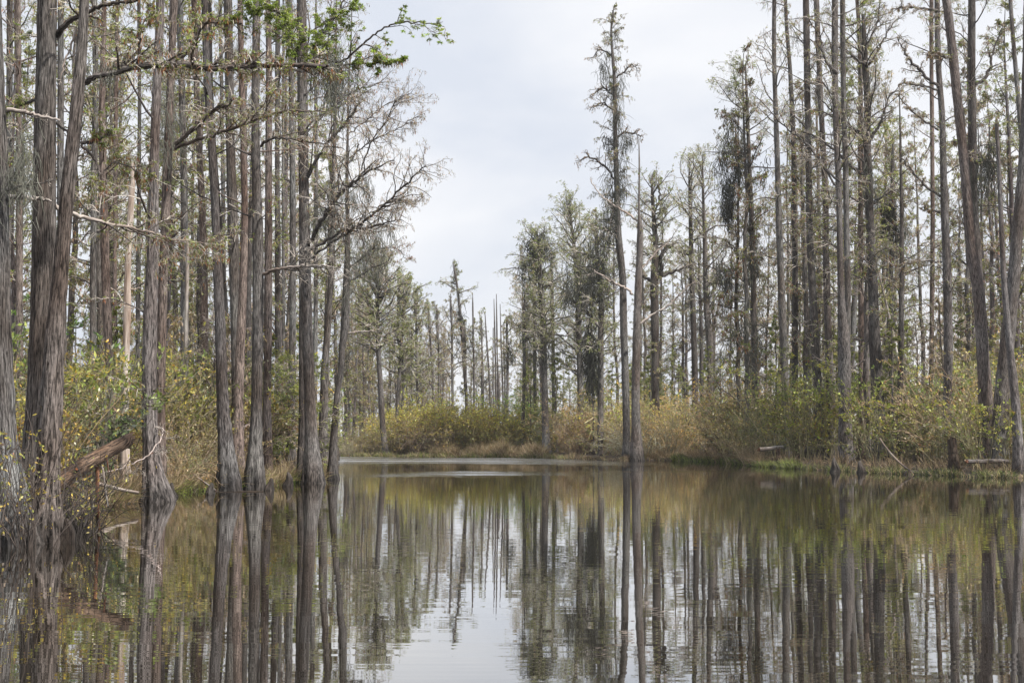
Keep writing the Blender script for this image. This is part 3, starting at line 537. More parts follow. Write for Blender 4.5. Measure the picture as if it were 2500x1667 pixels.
hero('pale bleached dead snag with short stubs standing in the left shrubs', 36,
     [(326, 405, 9), (325, 440, 13), (322, 490, 15), (318, 560, 15), (312, 680, 16), (311, 754, 18), (307, 900, 17), (306, 1020, 18)], seed=21, ext=0, bark=PALE, broken=True, name='dead_snag', tint=(1.15, 1.08, 1.02), cat='dead tree',
     limbs=[dict(p=[(320, 708, 5), (330, 706, 4), (342, 703, 3)], sub=0, pale=1), dict(p=[(318, 752, 4), (327, 754, 2)], sub=0, pale=1), dict(p=[(318, 600, 3), (330, 590, 2)], sub=0, pale=1)])
hero('thin pale leafless stem left of the dark slender cypress, half hidden by brush', 45,
     [(460, 580, 8), (459, 650, 9), (456, 750, 9), (454, 850, 9), (454, 960, 9)], seed=22, ext=0, bark=PALE, name='dead_snag', cat='dead tree', broken=True)

# ------------------------------------------------------------------ the stand across the channel
def cy(y0, y1, n, l0, l1, mix=MIXA, fsel=.25, **k): return dict(dict(y=(y0, y1), n=n, l=(l0, l1), mix=mix, fmix=FG, fsel=min(.6, fsel + .1), sub=7, twig=6, leaf=3), **k)
hero('bushy cypress with a dark moss cap, first big tree right of the open sky gap', 96,
     [(1312, 585, 8), (1316, 640, 12), (1322, 720, 14), (1326, 800, 15), (1328, 870, 15), (1330, 950, 16), (1332, 1040, 18), (1334, 1090, 22), (1336, 1117, 34)], seed=50, ext=0.5, flare=.1,
     crown=cy(870, 562, 170, 2.5, 2.7, MIXG, .5, tw=1.2, leaf=3, lw=1.0), moss=[(1312, 600, 240, 1.6, 16, 10, .55), (1290, 640, 120, 1.6, 14, 30, .7), (1330, 850, 120, 1.5, 16, 20, .7)])
hero('slim trunk left of the moss-capped cypress, rising from the round shrubs', 101,
     [(1280, 765, 5), (1280, 850, 8), (1279, 950, 8), (1276, 1059, 9), (1275, 1105, 10)], seed=51, ext=2, crown=cy(900, 740, 24, 1.6, 1.6, MIXA), moss=[(1280, 790, 60, 1.2, 4, 25, .6)])
hero('thin trunk close left of the moss-capped cypress, behind its crown', 103,
     [(1304, 620, 5), (1305, 820, 8), (1306, 950, 9), (1307, 1060, 9)], seed=52, ext=1, crown=cy(850, 640, 30, 2, 1.5, MIXG, .5))
hero('thin trunk close right of the moss-capped cypress', 102,
     [(1346, 640, 5), (1350, 820, 8), (1351, 950, 8), (1350, 1060, 9)], seed=53, ext=1, crown=cy(880, 600, 40, 2, 1.6, MIXG, .5))
hero('round-topped green cypress with upswept boughs behind the moss-capped one', 99,
     [(1392, 520, 5), (1402, 600, 9), (1410, 700, 12), (1413, 800, 14), (1416, 900, 15), (1418, 1000, 16), (1420, 1080, 18)], seed=54, ext=1,
     crown=cy(930, 500, 190, 2.6, 3.2, MIXG, .5, el=(.35, .9), tw=1.2, leaf=3, lw=1.0), moss=[(1420, 720, 160, 1.6, 30, 50, .7)])
hero('cypress with a heavy dark beard of moss beside its lower trunk', 90,
     [(1456, 560, 6), (1459, 640, 10), (1467, 720, 13), (1466, 850, 15), (1466, 950, 15), (1466, 1050, 17), (1466, 1118, 26)], seed=55, ext=1,
     crown=cy(880, 540, 110, 2.2, 2.4, MIXG, .4, leaf=3), moss=[(1440, 850, 260, 2.0, 8, 28, .4), (1446, 905, 120, 1.9, 5, 14, .4), (1462, 640, 220, 2.0, 18, 45, .6), (1395, 700, 90, 2.0, 14, 20, .6), (1448, 690, 120, 1.8, 14, 20, .6)],
     limbs=[dict(p=[(1466, 800, 6), (1440, 770, 6), (1420, 740, 4)], sub=8, ln=.4)])
hero('tallest lone cypress of the right stand, narrow top bearded with grey moss', 85,
     [(1497, 28, 3), (1492, 76, 5), (1495, 134, 7), (1499, 191, 9), (1501, 306, 10), (1503, 383, 12), (1507, 497, 14), (1509, 560, 16), (1520, 674, 17), (1523, 799, 18), (1527, 923, 18), (1529, 1018, 18), (1530, 1090, 20), (1531, 1120, 28)], seed=56, ext=0.1, flare=.1, tint=(.8, .78, .77),
     crowns=[cy(170, 25, 30, 1.3, 1.1, MIXA, .1, el=(.1, .6), droop=2.5, pw=.8), cy(620, 180, 60, 1.9, 1.1, MIXA, .1, el=(0, .5), droop=2.5)],
     limbs=[lim([(1502, 440, 5), (1470, 400, 5), (1440, 385, 4), (1405, 395, 1)], sub=18, ln=.3, th=1.0, leaf=2, tw=4, t3=2, lw=1.1), lim([(1500, 195, 4), (1520, 178, 4), (1545, 158, 3), (1560, 175, 1)], sub=18, ln=.3, th=1.0, leaf=2, tw=4, t3=2, lw=1.1),
            lim([(1502, 345, 5), (1520, 325, 5), (1545, 325, 4), (1570, 335, 1)], sub=18, ln=.3, th=1.0, leaf=2, tw=4, t3=2, lw=1.1), lim([(1500, 270, 4), (1470, 252, 4), (1440, 265, 1)], sub=18, ln=.3, th=1.0, leaf=2, tw=4, t3=2, lw=1.1),
            lim([(1499, 238, 4), (1475, 215, 4), (1440, 238, 1)], sub=18, ln=.3, th=1.0, leaf=2, tw=4, t3=2, lw=1.1), lim([(1497, 140, 4), (1470, 122, 3), (1440, 145, 1)], sub=18, ln=.3, th=1.0, leaf=2, tw=4, t3=2, lw=1.1)],
     moss=[(1475, 165, 70, 1.3, 9, 12, .7), (1505, 240, 120, 1.6, 7, 40, .7), (1492, 350, 90, .8, 6, 10, .3), (1512, 400, 150, 1.8, 10, 50, .7), (1480, 440, 60, 1.4, 10, 30), (1502, 520, 140, 1.5, 9, 50, .5), (1480, 560, 90, 1.8, 16, 20, .7), (1515, 200, 30, 1, 6, 6), (1535, 345, 40, 1, 10, 8, .8)])
hero('straight nearly bare trunk with a bleached spire, right beside the tallest lone cypress', 84,
     [(1559, 341, 2), (1560, 400, 4), (1560, 459, 5), (1560, 530, 8), (1562, 550, 14), (1562, 600, 15), (1559, 674, 17), (1555, 799, 19), (1553, 900, 20), (1552, 965, 21), (1553, 1050, 24), (1555, 1118, 36)], seed=57, ext=0, flare=.1, tint=(1.15, 1.08, 1.05),
     crown=cy(760, 420, 10, 1.2, .8, MIXA, .2, sub=4, twig=3),
     limbs=[dict(p=[(1545, 718, 6), (1520, 700, 6), (1491, 687, 5), (1470, 672, 4), (1447, 660, 3)], pale=1, sub=6, ln=.25, label='bleached dead limb pointing left'),
            dict(p=[(1556, 540, 5), (1530, 520, 5), (1500, 502, 4), (1470, 480, 3), (1440, 437, 2)], pale=1, sub=5, ln=.15), dict(p=[(1565, 790, 6), (1590, 770, 5), (1625, 750, 4), (1680, 700, 3), (1700, 685, 2)], pale=1, sub=12, ln=.2),
            dict(p=[(1568, 655, 5), (1600, 620, 4), (1640, 580, 2)], pale=1, sub=6, ln=.25)])
hero('forked cypress with a broken elbow limb, dark lower trunk', 92,
     [(1592, 470, 7), (1596, 540, 11), (1600, 610, 14), (1597, 680, 20), (1598, 760, 20), (1600, 870, 20), (1600, 981, 20), (1602, 1060, 22)], seed=58, ext=1.0, tint=(.66, .62, .6),
     crowns=[cy(650, 450, 60, 2.2, 2.8, dict(MIXG, rust=3), .4, el=(.1, .8), leaf=3), cy(950, 640, 22, 1.6, 2.0, MIXA, .4)],
     limbs=[dict(p=[(1600, 680, 12), (1615, 665, 11), (1612, 630, 10), (1625, 608, 10), (1650, 592, 7)], sub=6, ln=.4), dict(p=[(1596, 690, 8), (1580, 680, 7), (1565, 672, 4)], sub=4), dict(p=[(1606, 676, 8), (1635, 668, 7), (1665, 655, 5), (1700, 640, 2)], sub=14, ln=.3),
            dict(p=[(1598, 520, 5), (1612, 480, 5), (1605, 440, 3)], sub=8, ln=.4)])
hero('dark-footed slim cypress with a pale spreading crown, left of a pair', 98,
     [(1684, 440, 6), (1686, 520, 9), (1687, 590, 11), (1689, 700, 13), (1693, 800, 14), (1696, 900, 15), (1698, 1000, 16)], seed=59, ext=1.5, tint=(.55, .52, .5),
     crown=cy(700, 390, 70, 2.2, 3.2, dict(MIXG, tan=3), .3, el=(.3, .85), leaf=3))
hero('thin middle trunk between the dark-footed pair', 101,
     [(1706, 620, 4), (1709, 720, 7), (1712, 820, 9), (1712, 920, 10), (1713, 1000, 11)], seed=60, ext=1.5, tint=DK, crown=cy(860, 600, 24, 1.6, 1.6))
hero('twin-stemmed slim cypress on the right of the dark-footed pair, fine pale crown', 95,
     [(1716, 430, 5), (1718, 500, 7), (1721, 570, 10), (1723, 680, 12), (1726, 760, 15), (1732, 815, 18), (1733, 900, 16), (1734, 1010, 17)], seed=61, ext=1.5, tint=(.8, .76, .74),
     crown=cy(800, 385, 70, 2.2, 3.2, dict(MIXG, tan=3), .25, el=(.3, .85), leaf=3),
     limbs=[dict(p=[(1733, 825, 9), (1745, 790, 7), (1752, 755, 5), (1757, 735, 3)], sub=6, ln=.4), dict(p=[(1726, 745, 6), (1745, 700, 5), (1765, 640, 3), (1775, 590, 2)], sub=12, ln=.3)])
hero('shaggy cypress with long dark moss beards swinging off its left side', 78,
     [(1819, 184, 4), (1823, 268, 8), (1828, 383, 10), (1834, 497, 12), (1837, 597, 13), (1841, 757, 13), (1842, 880, 14), (1844, 1000, 15), (1845, 1060, 17)], seed=62, ext=.6, tint=(.8, .76, .74),
     crowns=[cy(420, 165, 50, 3.2, 2.8, MIXG, .35, bias=(math.pi, .6), el=(0, .5)), cy(900, 420, 34, 2.2, 3.0, MIXR, .2)],
     moss=[(1776, 330, 60, 1.6, 6, 20, .6), (1762, 400, 60, 1.8, 6, 25, .6), (1802, 360, 60, 2.0, 8, 25, .6), (1780, 460, 150, 1.5, 6, 16, .4), (1774, 505, 120, 1.3, 6, 8, .35), (1812, 350, 60, 1.6, 8, 30), (1765, 690, 120, 1.8, 12, 30, .6), (1840, 600, 60, 1.2, 10, 30, .7), (1798, 440, 40, 1.6, 6, 16, .5)])
right = [
 ('slim cypress right of the shaggy moss-bearded one, bare lower trunk', 74, [(1888, -40, 9), (1889, 153, 11), (1894, 268, 12), (1900, 420, 14), (1904, 574, 16), (1910, 757, 18), (1918, 985, 19), (1920, 1060, 20)], T, (760, -300), 46, MIXR, .2, 2.6),
 ('dark cypress with rust-coloured tufts, next right of the slim bare-stemmed one', 76, [(1915, -40, 8), (1919, 80, 9), (1925, 153, 10), (1934, 306, 12), (1939, 420, 13), (1942, 593, 14), (1942, 757, 15), (1941, 1000, 16)], DK, (800, -300), 40, MIXR, .2, 2.6),
 ('straight dark cypress, right-hand one of two above the pale log', 70, [(1967, -40, 13), (1970, 306, 15), (1974, 460, 16), (1978, 597, 17), (1987, 757, 20), (1993, 880, 22), (2000, 1010, 24)], (.72, .69, .68), (900, -300), 34, MIXA, .3, 2.8),
 ('straight grey cypress with reddish upper bark, left neighbour of the double trunk', 71, [(1995, -40, 12), (2001, 191, 13), (2007, 344, 14), (2013, 459, 15), (2015, 597, 16), (2020, 757, 18), (2027, 923, 20), (2030, 1010, 22)], (.85, .78, .76), (820, -300), 34, MIXR, .25, 2.8),
 ('thin pale trunk in the gap beside the straight grey cypress', 84, [(1996, 300, 6), (1999, 459, 7), (1999, 597, 8), (1998, 757, 9), (1998, 1000, 10)], LT, (900, 200), 30, MIXA, .3, 2),
 ('stout cypress with a doubled trunk, its wide foot nearest the water on the right bank', 64.5, [(2040, -40, 13), (2043, 300, 15), (2048, 459, 15), (2050, 600, 15), (2053, 740, 18), (2059, 830, 30), (2062, 965, 32), (2064, 1060, 34), (2065, 1110, 40), (2067, 1144, 56)], (.86, .82, .82), (700, -300), 40, MIXA, .2, 3),
 ('second stem rising close behind the stout doubled cypress', 65.5, [(2055, -40, 11), (2062, 268, 13), (2066, 383, 14), (2068, 574, 15), (2070, 716, 15), (2068, 850, 16), (2066, 1000, 18)], T, (700, -300), 30, MIXA, .2, 2.8),
 ('brown cypress with rust tufts just left of the broken-topped dark one', 69, [(2086, -40, 8), (2094, 80, 9), (2099, 191, 11), (2101, 344, 12), (2103, 574, 13), (2103, 757, 14), (2104, 1000, 16)], RED, (620, -300), 40, MIXR, .1, 2.6),
 ('leaning grey stem crossing behind the doubled cypress', 76, [(2104, 480, 10), (2099, 560, 12), (2088, 716, 14), (2080, 880, 15), (2076, 1000, 16)], GREY, (700, 300), 16, MIXA, .2, 2),
 ('slim dark cypress midway along the right bank, behind greenbrier', 66, [(2196, 360, 6), (2198, 460, 8), (2200, 550, 10), (2201, 757, 13), (2199, 923, 14), (2196, 1027, 15)], (.7, .66, .64), (860, 340), 34, MIXR, .2, 2.2),
 ('reddish cypress standing left of the straight lone right-bank trunk, farther back', 74, [(2278, -40, 9), (2277, 191, 10), (2276, 344, 10), (2275, 574, 11), (2274, 900, 12)], RED, (900, -300), 36, MIXR, .2, 2.4),
 ('straight grey cypress standing alone left of the crossing pair, many down-turned limbs', 60, [(2291, -40, 12), (2296, 191, 14), (2301, 268, 15), (2303, 383, 16), (2305, 520, 19), (2308, 600, 20), (2312, 716, 21), (2314, 840, 22), (2313, 985, 22), (2313, 1060, 24)], (.92, .9, .92), (900, -300), 26, MIXA, .2, 2.6),
 ('tall leaning cypress of the crossing pair at the right, broad dark foot', 55, [(2306, -40, 19), (2313, 0, 20), (2328, 115, 22), (2344, 268, 23), (2355, 383, 23), (2363, 497, 24), (2371, 597, 26), (2388, 716, 28), (2397, 840, 29), (2406, 965, 32), (2411, 1040, 36), (2413, 1120, 44)], (1.04, .94, .92), (400, -300), 16, MIXA, .2, 2.6),
 ('upright cypress of the crossing pair at the right, behind the leaning one', 57, [(2370, -40, 16), (2374, 191, 18), (2378, 344, 19), (2380, 497, 20), (2386, 597, 22), (2392, 750, 24), (2398, 900, 24)], (.7, .66, .65), (400, -300), 40, MIXR, .35, 2.4),
 ('thin grey cypress crossing in front of the heavy trunk at the right edge', 51, [(2434, 306, 9), (2441, 420, 10), (2447, 550, 12), (2455, 716, 14), (2466, 840, 17), (2474, 923, 20), (2482, 1020, 22), (2486, 1100, 26)], (1.05, 1.02, 1.04), (300, 190), 3, MIXA, .2, 1.2),
 ('heavy grey leaning cypress at the right edge of the picture', 54, [(2506, -40, 19), (2503, 150, 22), (2498, 380, 25), (2485, 550, 27), (2473, 716, 30), (2460, 840, 34), (2448, 965, 38), (2441, 1080, 42)], (.95, .92, .92), (300, -300), 8, MIXA, .2, 2.4),
 ('slim grey cypress high beside the heavy right-edge trunk', 62, [(2468, -40, 9), (2474, 80, 10), (2481, 191, 11), (2489, 306, 12), (2500, 450, 13), (2520, 700, 16), (2530, 1000, 18)], GREY, (500, -300), 24, MIXG, .4, 2.2),
]
limbR = {
 5: [[(2055, 450, 6), (2020, 420, 6), (1975, 355, 5), (1935, 325, 4), (1850, 240, 2)], [(2050, 470, 5), (2000, 390, 5), (1950, 330, 4)], [(2045, 180, 9), (2020, 155, 8), (2000, 90, 5), (1975, 50, 3)]],
 11: [[(2290, 213, 8), (2262, 190, 7), (2235, 160, 7), (2215, 135, 5), (2190, 92, 3)], [(2289, 220, 6), (2250, 210, 5), (2200, 203, 3)], [(2292, 318, 6), (2255, 295, 5), (2225, 270, 4), (2190, 230, 2)], [(2296, 480, 7), (2255, 450, 6), (2225, 415, 5), (2200, 385, 3)], [(2300, 640, 6), (2260, 637, 5), (2210, 645, 4), (2180, 690, 2)], [(2293, 28, 8), (2250, 20, 6), (2190, 20, 4), (2175, 25, 2)], [(2295, 520, 5), (2250, 505, 3)]],
 12: [[(2320, 141, 7), (2290, 137, 6), (2262, 136, 4)]],
 13: [[(2382, 205, 10), (2400, 195, 9), (2418, 165, 7), (2424, 130, 5), (2450, 60, 2)], [(2378, 395, 6), (2430, 395, 3), (2500, 380, 1)]],
 7: [],
}
for i, (lb, d, p_, ti, cyy, n, mx_, fs, l_) in enumerate(right):
    hero(lb, d, p_, seed=80 + i, tint=ti, ext=(0 if i == 14 else 3), flare=.35, broken=(i == 14), crown=dict(y=cyy, n=int(n * 1.25), l=(l_ * .8, l_), sub=7, twig=6, mix=mx_, fmix=FG, fsel=fs, el=(-.1, .75)),
         limbs=[dict(p=q, sub=12, ln=.22, mix=MIXA, leaf=2) for q in limbR.get(i, [])], moss=[(2300, 420, 60, 1.0, 6, 60)] if i == 11 else [(2385, 430, 150, 1.6, 14, 40, .5), (2415, 400, 120, 1.4, 12, 30, .4)] if i == 13 else [])
hero('dark broken-topped cypress with upswept limbs, midway in the right-hand stand', 66.5,
     [(2110, 38, 8), (2113, 100, 13), (2115, 153, 16), (2120, 230, 17), (2119, 344, 18), (2122, 440, 20), (2124, 560, 20), (2130, 680, 23), (2133, 799, 27), (2140, 923, 31), (2146, 1040, 32), (2149, 1090, 36), (2150, 1130, 46)], seed=110, ext=0, broken=True, flare=.1, tint=(.62, .6, .6),
     crowns=[cy(420, 60, 44, 3.4, 2.4, MIXA, .05, el=(.2, .9)), cy(900, 420, 22, 1.8, 2.4, MIXA, .2)],
     limbs=[dict(p=[(2122, 345, 9), (2145, 310, 7), (2160, 270, 5), (2175, 230, 4), (2205, 220, 2)], sub=12, ln=.3), dict(p=[(2116, 345, 9), (2090, 320, 8), (2060, 295, 6), (2030, 270, 4), (1985, 215, 2)], sub=14, ln=.3),
            dict(p=[(2118, 435, 9), (2090, 415, 8), (2050, 380, 7), (2010, 345, 5), (1960, 320, 3)], sub=16, ln=.25), dict(p=[(2112, 160, 6), (2085, 140, 5), (2060, 120, 4), (2020, 115, 2)], sub=12, ln=.3),
            dict(p=[(2116, 110, 5), (2140, 60, 4), (2150, 0, 3)], sub=12, ln=.35), dict(p=[(2118, 160, 6), (2140, 130, 5), (2160, 90, 4), (2195, 40, 2)], sub=12, ln=.35),
            dict(p=[(2122, 500, 6), (2155, 480, 5), (2185, 465, 4), (2230, 460, 2)], sub=10, ln=.3)],
     moss=[(2128, 440, 80, 1.2, 8, 30)])
hero('cypress hung with a dark moss mass in mid-height, right of the broken-topped one', 72,
     [(2182, 380, 8), (2180, 470, 10), (2178, 560, 10), (2176, 700, 12), (2176, 1000, 14)], seed=111, ext=1, tint=DK,
     crown=cy(800, 330, 60, 2.8, 2.2, MIXG, .45), moss=[(2166, 520, 260, 1.4, 14, 16, .25), (2185, 560, 80, 1.4, 12, 20, .5)])
hero('pale dead stem leaning left through the right-hand stand', 67, [(2134, 600, 3), (2140, 640, 4), (2155, 700, 5), (2172, 775, 6), (2190, 865, 7), (2200, 920, 7), (2215, 985, 8)], seed=112, ext=0, bark=PALE, name='dead_snag', cat='dead tree',
     crown=dict(y=(800, 620), n=8, l=(.8, .6), sub=3, twig=2, mix=None, leaf=0))

# far end of the channel
far = [
 ('cypress with curving foot and rust-olive crown at the far left shore', 100, [(922, 640, 4), (921, 700, 8), (922, 800, 10), (925, 880, 12), (930, 960, 13), (935, 1050, 15), (941, 1109, 20)], (870, 632, 170, 2.6, 3.2), dict(MIXG, rust=3), .4),
 ('forked slender cypress right of the curving-footed one at the far shore', 103, [(990, 700, 3), (984, 800, 6), (978, 870, 7), (972, 960, 8), (968, 1050, 9), (966, 1108, 13)], (940, 670, 100, 2.0, 2.8), MIXG, .4),
 ('leaning thin companion of the forked slender cypress', 104, [(975, 690, 3), (972, 800, 5), (985, 900, 6), (982, 1000, 7), (978, 1080, 8)], (900, 680, 40, 2.4, 1.6), MIXG, .5),
 ('mid-height cypress on the right shoulder of the far left stand', 110, [(1015, 720, 3), (1016, 800, 5), (1018, 900, 6), (1020, 1040, 7)], (980, 712, 80, 1.8, 2.6), MIXG, .4),
 ('narrow pale-topped cypress left of the open gap', 118, [(1046, 750, 3), (1052, 850, 5), (1057, 940, 6), (1058, 1040, 6)], (960, 745, 40, 2.2, 1.6), MIXA, .1),
 ('twin of the narrow pale-topped cypress, slightly nearer the gap', 120, [(1066, 755, 3), (1070, 850, 5), (1072, 1040, 5)], (940, 752, 36, 1.8, 1.6), MIXA, .1),
 ('thin cypress with wispy flat top left of the tall central one', 122, [(1100, 728, 3), (1103, 800, 5), (1104, 900, 6), (1106, 1040, 7)], (940, 725, 44, 2.4, 1.8), MIXA, .1),
 ('tall central cypress with tiered drooping top above the far shrubs', 125, [(1108, 648, 3), (1115, 690, 5), (1121, 740, 7), (1127, 800, 8), (1132, 880, 8), (1138, 960, 8), (1142, 1040, 8)], None, MIXG, .4),
 ('slim stem close right of the tall central cypress', 127, [(1134, 790, 4), (1136, 860, 5), (1138, 1040, 6)], (900, 770, 24, 1.8, 1.4), MIXA, .3),
 ('bare spiked pole with sparse twigs right of the tall central cypress', 124, [(1154, 722, 1.5), (1155, 800, 4), (1157, 900, 5), (1158, 1040, 6)], (950, 790, 30, 2.4, 1.6), MIXA, .2),
 ('small cypress carrying a leaf-tufted trunk before the open gap', 126, [(1175, 780, 2.5), (1177, 860, 4), (1178, 930, 8), (1180, 1040, 7)], (960, 760, 40, 1.8, 1.6), MIXG, .2),
 ('leaning bare pole at the left side of the open gap', 121, [(1184, 765, 2), (1188, 830, 4), (1193, 900, 5), (1197, 975, 5), (1200, 1040, 6)], None, None, 0),
 ('thin straight dead pole, left of the double poles', 119, [(1204, 800, 2), (1204, 900, 3), (1205, 1040, 4)], None, None, 0),
 ('tallest dead pole at the open gap', 120, [(1206, 730, 1.5), (1208, 820, 4), (1210, 900, 4), (1212, 1040, 5)], None, None, 0),
 ('dead pole with a swollen mid trunk in the open gap', 118, [(1212, 718, 1.5), (1213, 800, 4), (1215, 900, 4), (1217, 935, 7), (1218, 1040, 5)], None, None, 0),
 ('dead pole at the right side of the open gap', 117, [(1221, 742, 1.5), (1224, 850, 4), (1227, 930, 4), (1229, 1040, 5)], None, None, 0),
 ('small cypress with a bent arm of moss left of the right-hand stand', 116, [(1237, 785, 3), (1239, 870, 6), (1239, 960, 6), (1239, 1040, 7)], (900, 770, 26, 2.0, 1.6), MIXA, .2),
]
for i, (lb, d, p_, c_, mx_, fs) in enumerate(far):
    dead = c_ is None and mx_ is None
    kw = {}
    if c_: kw['crown'] = cy(c_[0], c_[1], c_[2], c_[3], c_[4], mx_, fs, el=(.2, .9), th=1.3, leaf=3, lw=1.1)
    elif not dead: kw['crowns'] = [cy(730, 646, 22, 2.6, .8, MIXG, .5, el=(-.05, .35), th=1.6), cy(790, 730, 8, 2.2, 2.0, MIXG, .5, el=(0, .4), th=1.6), cy(1000, 790, 26, 1.4, 1.6, MIXA, .3, th=1.5)]
    hero(lb, d, p_, seed=120 + i, ext=0.3 if not dead else 0, sides=8, name='dead_snag' if dead else 'cypress_tree', cat='dead tree' if dead else 'tree', tint=(.9, .88, .88), flare=.3,
         moss=[(1122, 770, 40, 1.2, 4, 8, .5)] if i == 7 else [(1245, 860, 60, 1.4, 6, 8, .5)] if i == 16 else [], **kw)

# ------------------------------------------------------------------ the deeper forest: kinds built once, then copied tree by tree

LOOK = {}
MARKS = [(-30, 'left edge trunk'), (95, 'thick left cypress'), (150, 'leaning limb cypress'), (262, 'reddish left cypress'), (312, 'pale dead snag'), (368, 'splay-footed cypress'), (400, 'moss-hung left cypress'), (450, 'pale leafless stem'), (545, 'dark slender cypress'),
         (582, 'reddish smooth cypress'), (627, 'arching-limb cypress'), (655, 'pinkish cypress'), (680, 'bleached-limb stem'), (755, 'bank-point cypress'), (795, 'slightly leaning cypress'), (835, 'crooked outermost cypress'), (930, 'curving-footed cypress'), (975, 'forked slender cypress'),
         (1018, 'far left shoulder cypress'), (1060, 'pale-topped twins'), (1103, 'wispy flat-topped cypress'), (1135, 'tall central cypress'), (1180, 'leaf-tufted cypress'), (1212, 'dead poles in the gap'), (1240, 'bent-arm cypress'), (1278, 'slim trunk by the gap'), (1330, 'moss-capped cypress'), (1415, 'round-topped green cypress'),
         (1466, 'moss-bearded cypress'), (1528, 'tallest lone cypress'), (1556, 'bleached-spire trunk'), (1600, 'elbow-limbed cypress'), (1695, 'dark-footed slim cypress'), (1734, 'twin-stemmed cypress'), (1765, 'moss-bundled bush-tree'), (1842, 'shaggy bearded cypress'), (1915, 'bare-stemmed slim cypress'),
         (1942, 'rust-tufted dark cypress'), (1992, 'straight dark cypress'), (2025, 'red-topped cypress'), (2062, 'stout doubled cypress'), (2142, 'broken-topped cypress'), (2178, 'moss-mass cypress'), (2198, 'slim dark mid-bank cypress'), (2275, 'reddish back cypress'), (2312, 'lone straight grey cypress'),
         (2402, 'crossing pair'), (2452, 'heavy right-edge trunk'), (2560, 'right edge of the picture')]
COPIES = []
def relabel():
    byk = {}
    for o, px, d, look, noun, where in COPIES:
        i = min(range(len(MARKS)), key=lambda q: abs(MARKS[q][0] - px)); mp_, nm = MARKS[i]; dx = px - mp_
        side = 'straight' if abs(dx) < 9 else 'a little right' if dx > 0 else 'a little left'
        byk.setdefault((look, noun, where, nm, side), []).append((d, o))
    rk = ['', ', second one back', ', third one back', ', fourth one back', ', fifth one back', ', sixth one back', ', seventh one back']
    for (look, noun, where, nm, side), L_ in byk.items():
        L_.sort(key=lambda q: q[0])
        for n_, (d, o) in enumerate(L_):
            s_ = f"{look} {noun} {where} the {nm}" if side == 'straight' else f"{look} {noun} {side} {'and ' + where if where != 'near' else 'of'} the {nm}"
            s_ = s_ + (rk[min(n_, 6)] if n_ else (', nearest of these' if len(L_) > 1 else ''))
            o['label'] = s_ if len(s_.split()) <= 16 else s_.replace('a little ', '').replace(' and behind', ' behind')
def bg_kind(name, label, H, r0, nb, z0, l0, l1, mix, fsel, seed, el=(0, .7), sub=7, twig=6, leaf=3, th=1.0, moss=0, flat=None, lean=0.02, cat='tree', lw=1.3, bark=None):
    rg = rng_(seed); n = 26; z = np.linspace(-0.3, H, n); a = rg.uniform(0, 6.28)
    wx = np.cumsum(rg.normal(0, 0.035, n)) * H / 18; wx -= wx[0]
    P = np.stack([wx + math.cos(a) * lean * z, np.cumsum(rg.normal(0, .03, n)) + math.sin(a) * lean * z, z], -1); P[:, 1] -= P[0, 1]
    u = np.clip(z / H, 0, 1); R = .8 * r0 * (1 - u) ** 0.75 + 0.012; R = R * (1 + 0.9 * np.exp(-np.maximum(z, 0) / 0.5))
    root = empty(name); tag(root, label, cat)
    g = G(); trunk_mesh(g, P, R, rg, 12, .15, .03); tr = g.build('trunk', [bark or BARK], root)
    gb, gc = G(), G()
    crown_parts(gb, gc, P, R, rg, z0, H - 0.1, nb, l0, l1, el=el, sub=sub, twig=twig, leaf=leaf, mix=mix, fmix=FG, fsel=fsel, th=th, lw=lw, tw=1.1)
    if moss:
        gm = G(); zz = rg.uniform(z0, H * .9, moss); i = np.searchsorted(z, zz); a = P[i] + rg.normal(0, .5, (moss, 3)); moss_strands(gm, a, rg, 16, 1.2, .14, .014, .7)
    kids = [tr, gb.build('branches', [BARK], root), gc.build('crown', [TWIG, LEAF], root)]
    if moss: kids.append(gm.build('hanging_moss', [MOSS], root))
    KIDS[root] = kids; root['H'] = H
    return root
MIXT = {'olive': 3, 'tan': 3, 'brown': 2}
KT = [bg_kind('cypress_tree', '', 19, .20, 70, 3.0, 1.9, 1.3, MIXR, .3, 201), bg_kind('cypress_tree', '', 20, .17, 80, 2.0, 1.6, 1.5, MIXA, .25, 202, el=(-.1, .6)),
      bg_kind('cypress_tree', '', 17, .15, 80, 2.5, 1.8, 1.6, MIXG, .5, 203), bg_kind('cypress_tree', '', 18, .22, 60, 5, 2.4, 2.0, MIXA, .2, 204, moss=12),
      bg_kind('cypress_tree', '', 16, .12, 70, 1.6, 1.5, 1.3, MIXT, .15, 205, el=(.1, .9)), bg_kind('cypress_tree', '', 18, .16, 90, 4, 2.0, 2.2, MIXT, .1, 206, el=(.3, 1.0)),
      bg_kind('cypress_tree', '', 19, .19, 90, 2.0, 2.2, 1.4, MIXG, .6, 207), bg_kind('cypress_tree', '', 15, .12, 60, 2, 1.3, 1.2, MIXR, .2, 208, moss=8)]
KS = [bg_kind('cypress_sapling', '', 6.5, .05, 60, .6, 1.7, .35, {'green': 3, 'olive': 2}, .9, 211, el=(-.1, .25), th=.8, lw=.8), bg_kind('cypress_sapling', '', 5.2, .045, 50, .5, 1.5, .3, {'green': 3, 'bright': 1, 'olive': 2}, .95, 212, el=(-.15, .2), th=.8, lw=.8),
      bg_kind('bare_sapling', '', 5.0, .04, 60, .5, 1.4, .4, None, 0, 213, el=(.3, 1.0), th=1.0, leaf=0), bg_kind('bare_sapling', '', 6.0, .045, 60, .8, 1.2, .6, {'tan': 1, 'olive': 1}, 0, 214, el=(.2, .9), th=1.0, leaf=1)]
for q, w_ in zip(KT, ['rust-tufted', 'grey', 'green-feathered', 'moss-hung', 'thin pale', 'fine-twigged', 'bushy green', 'slender']): LOOK[q] = w_
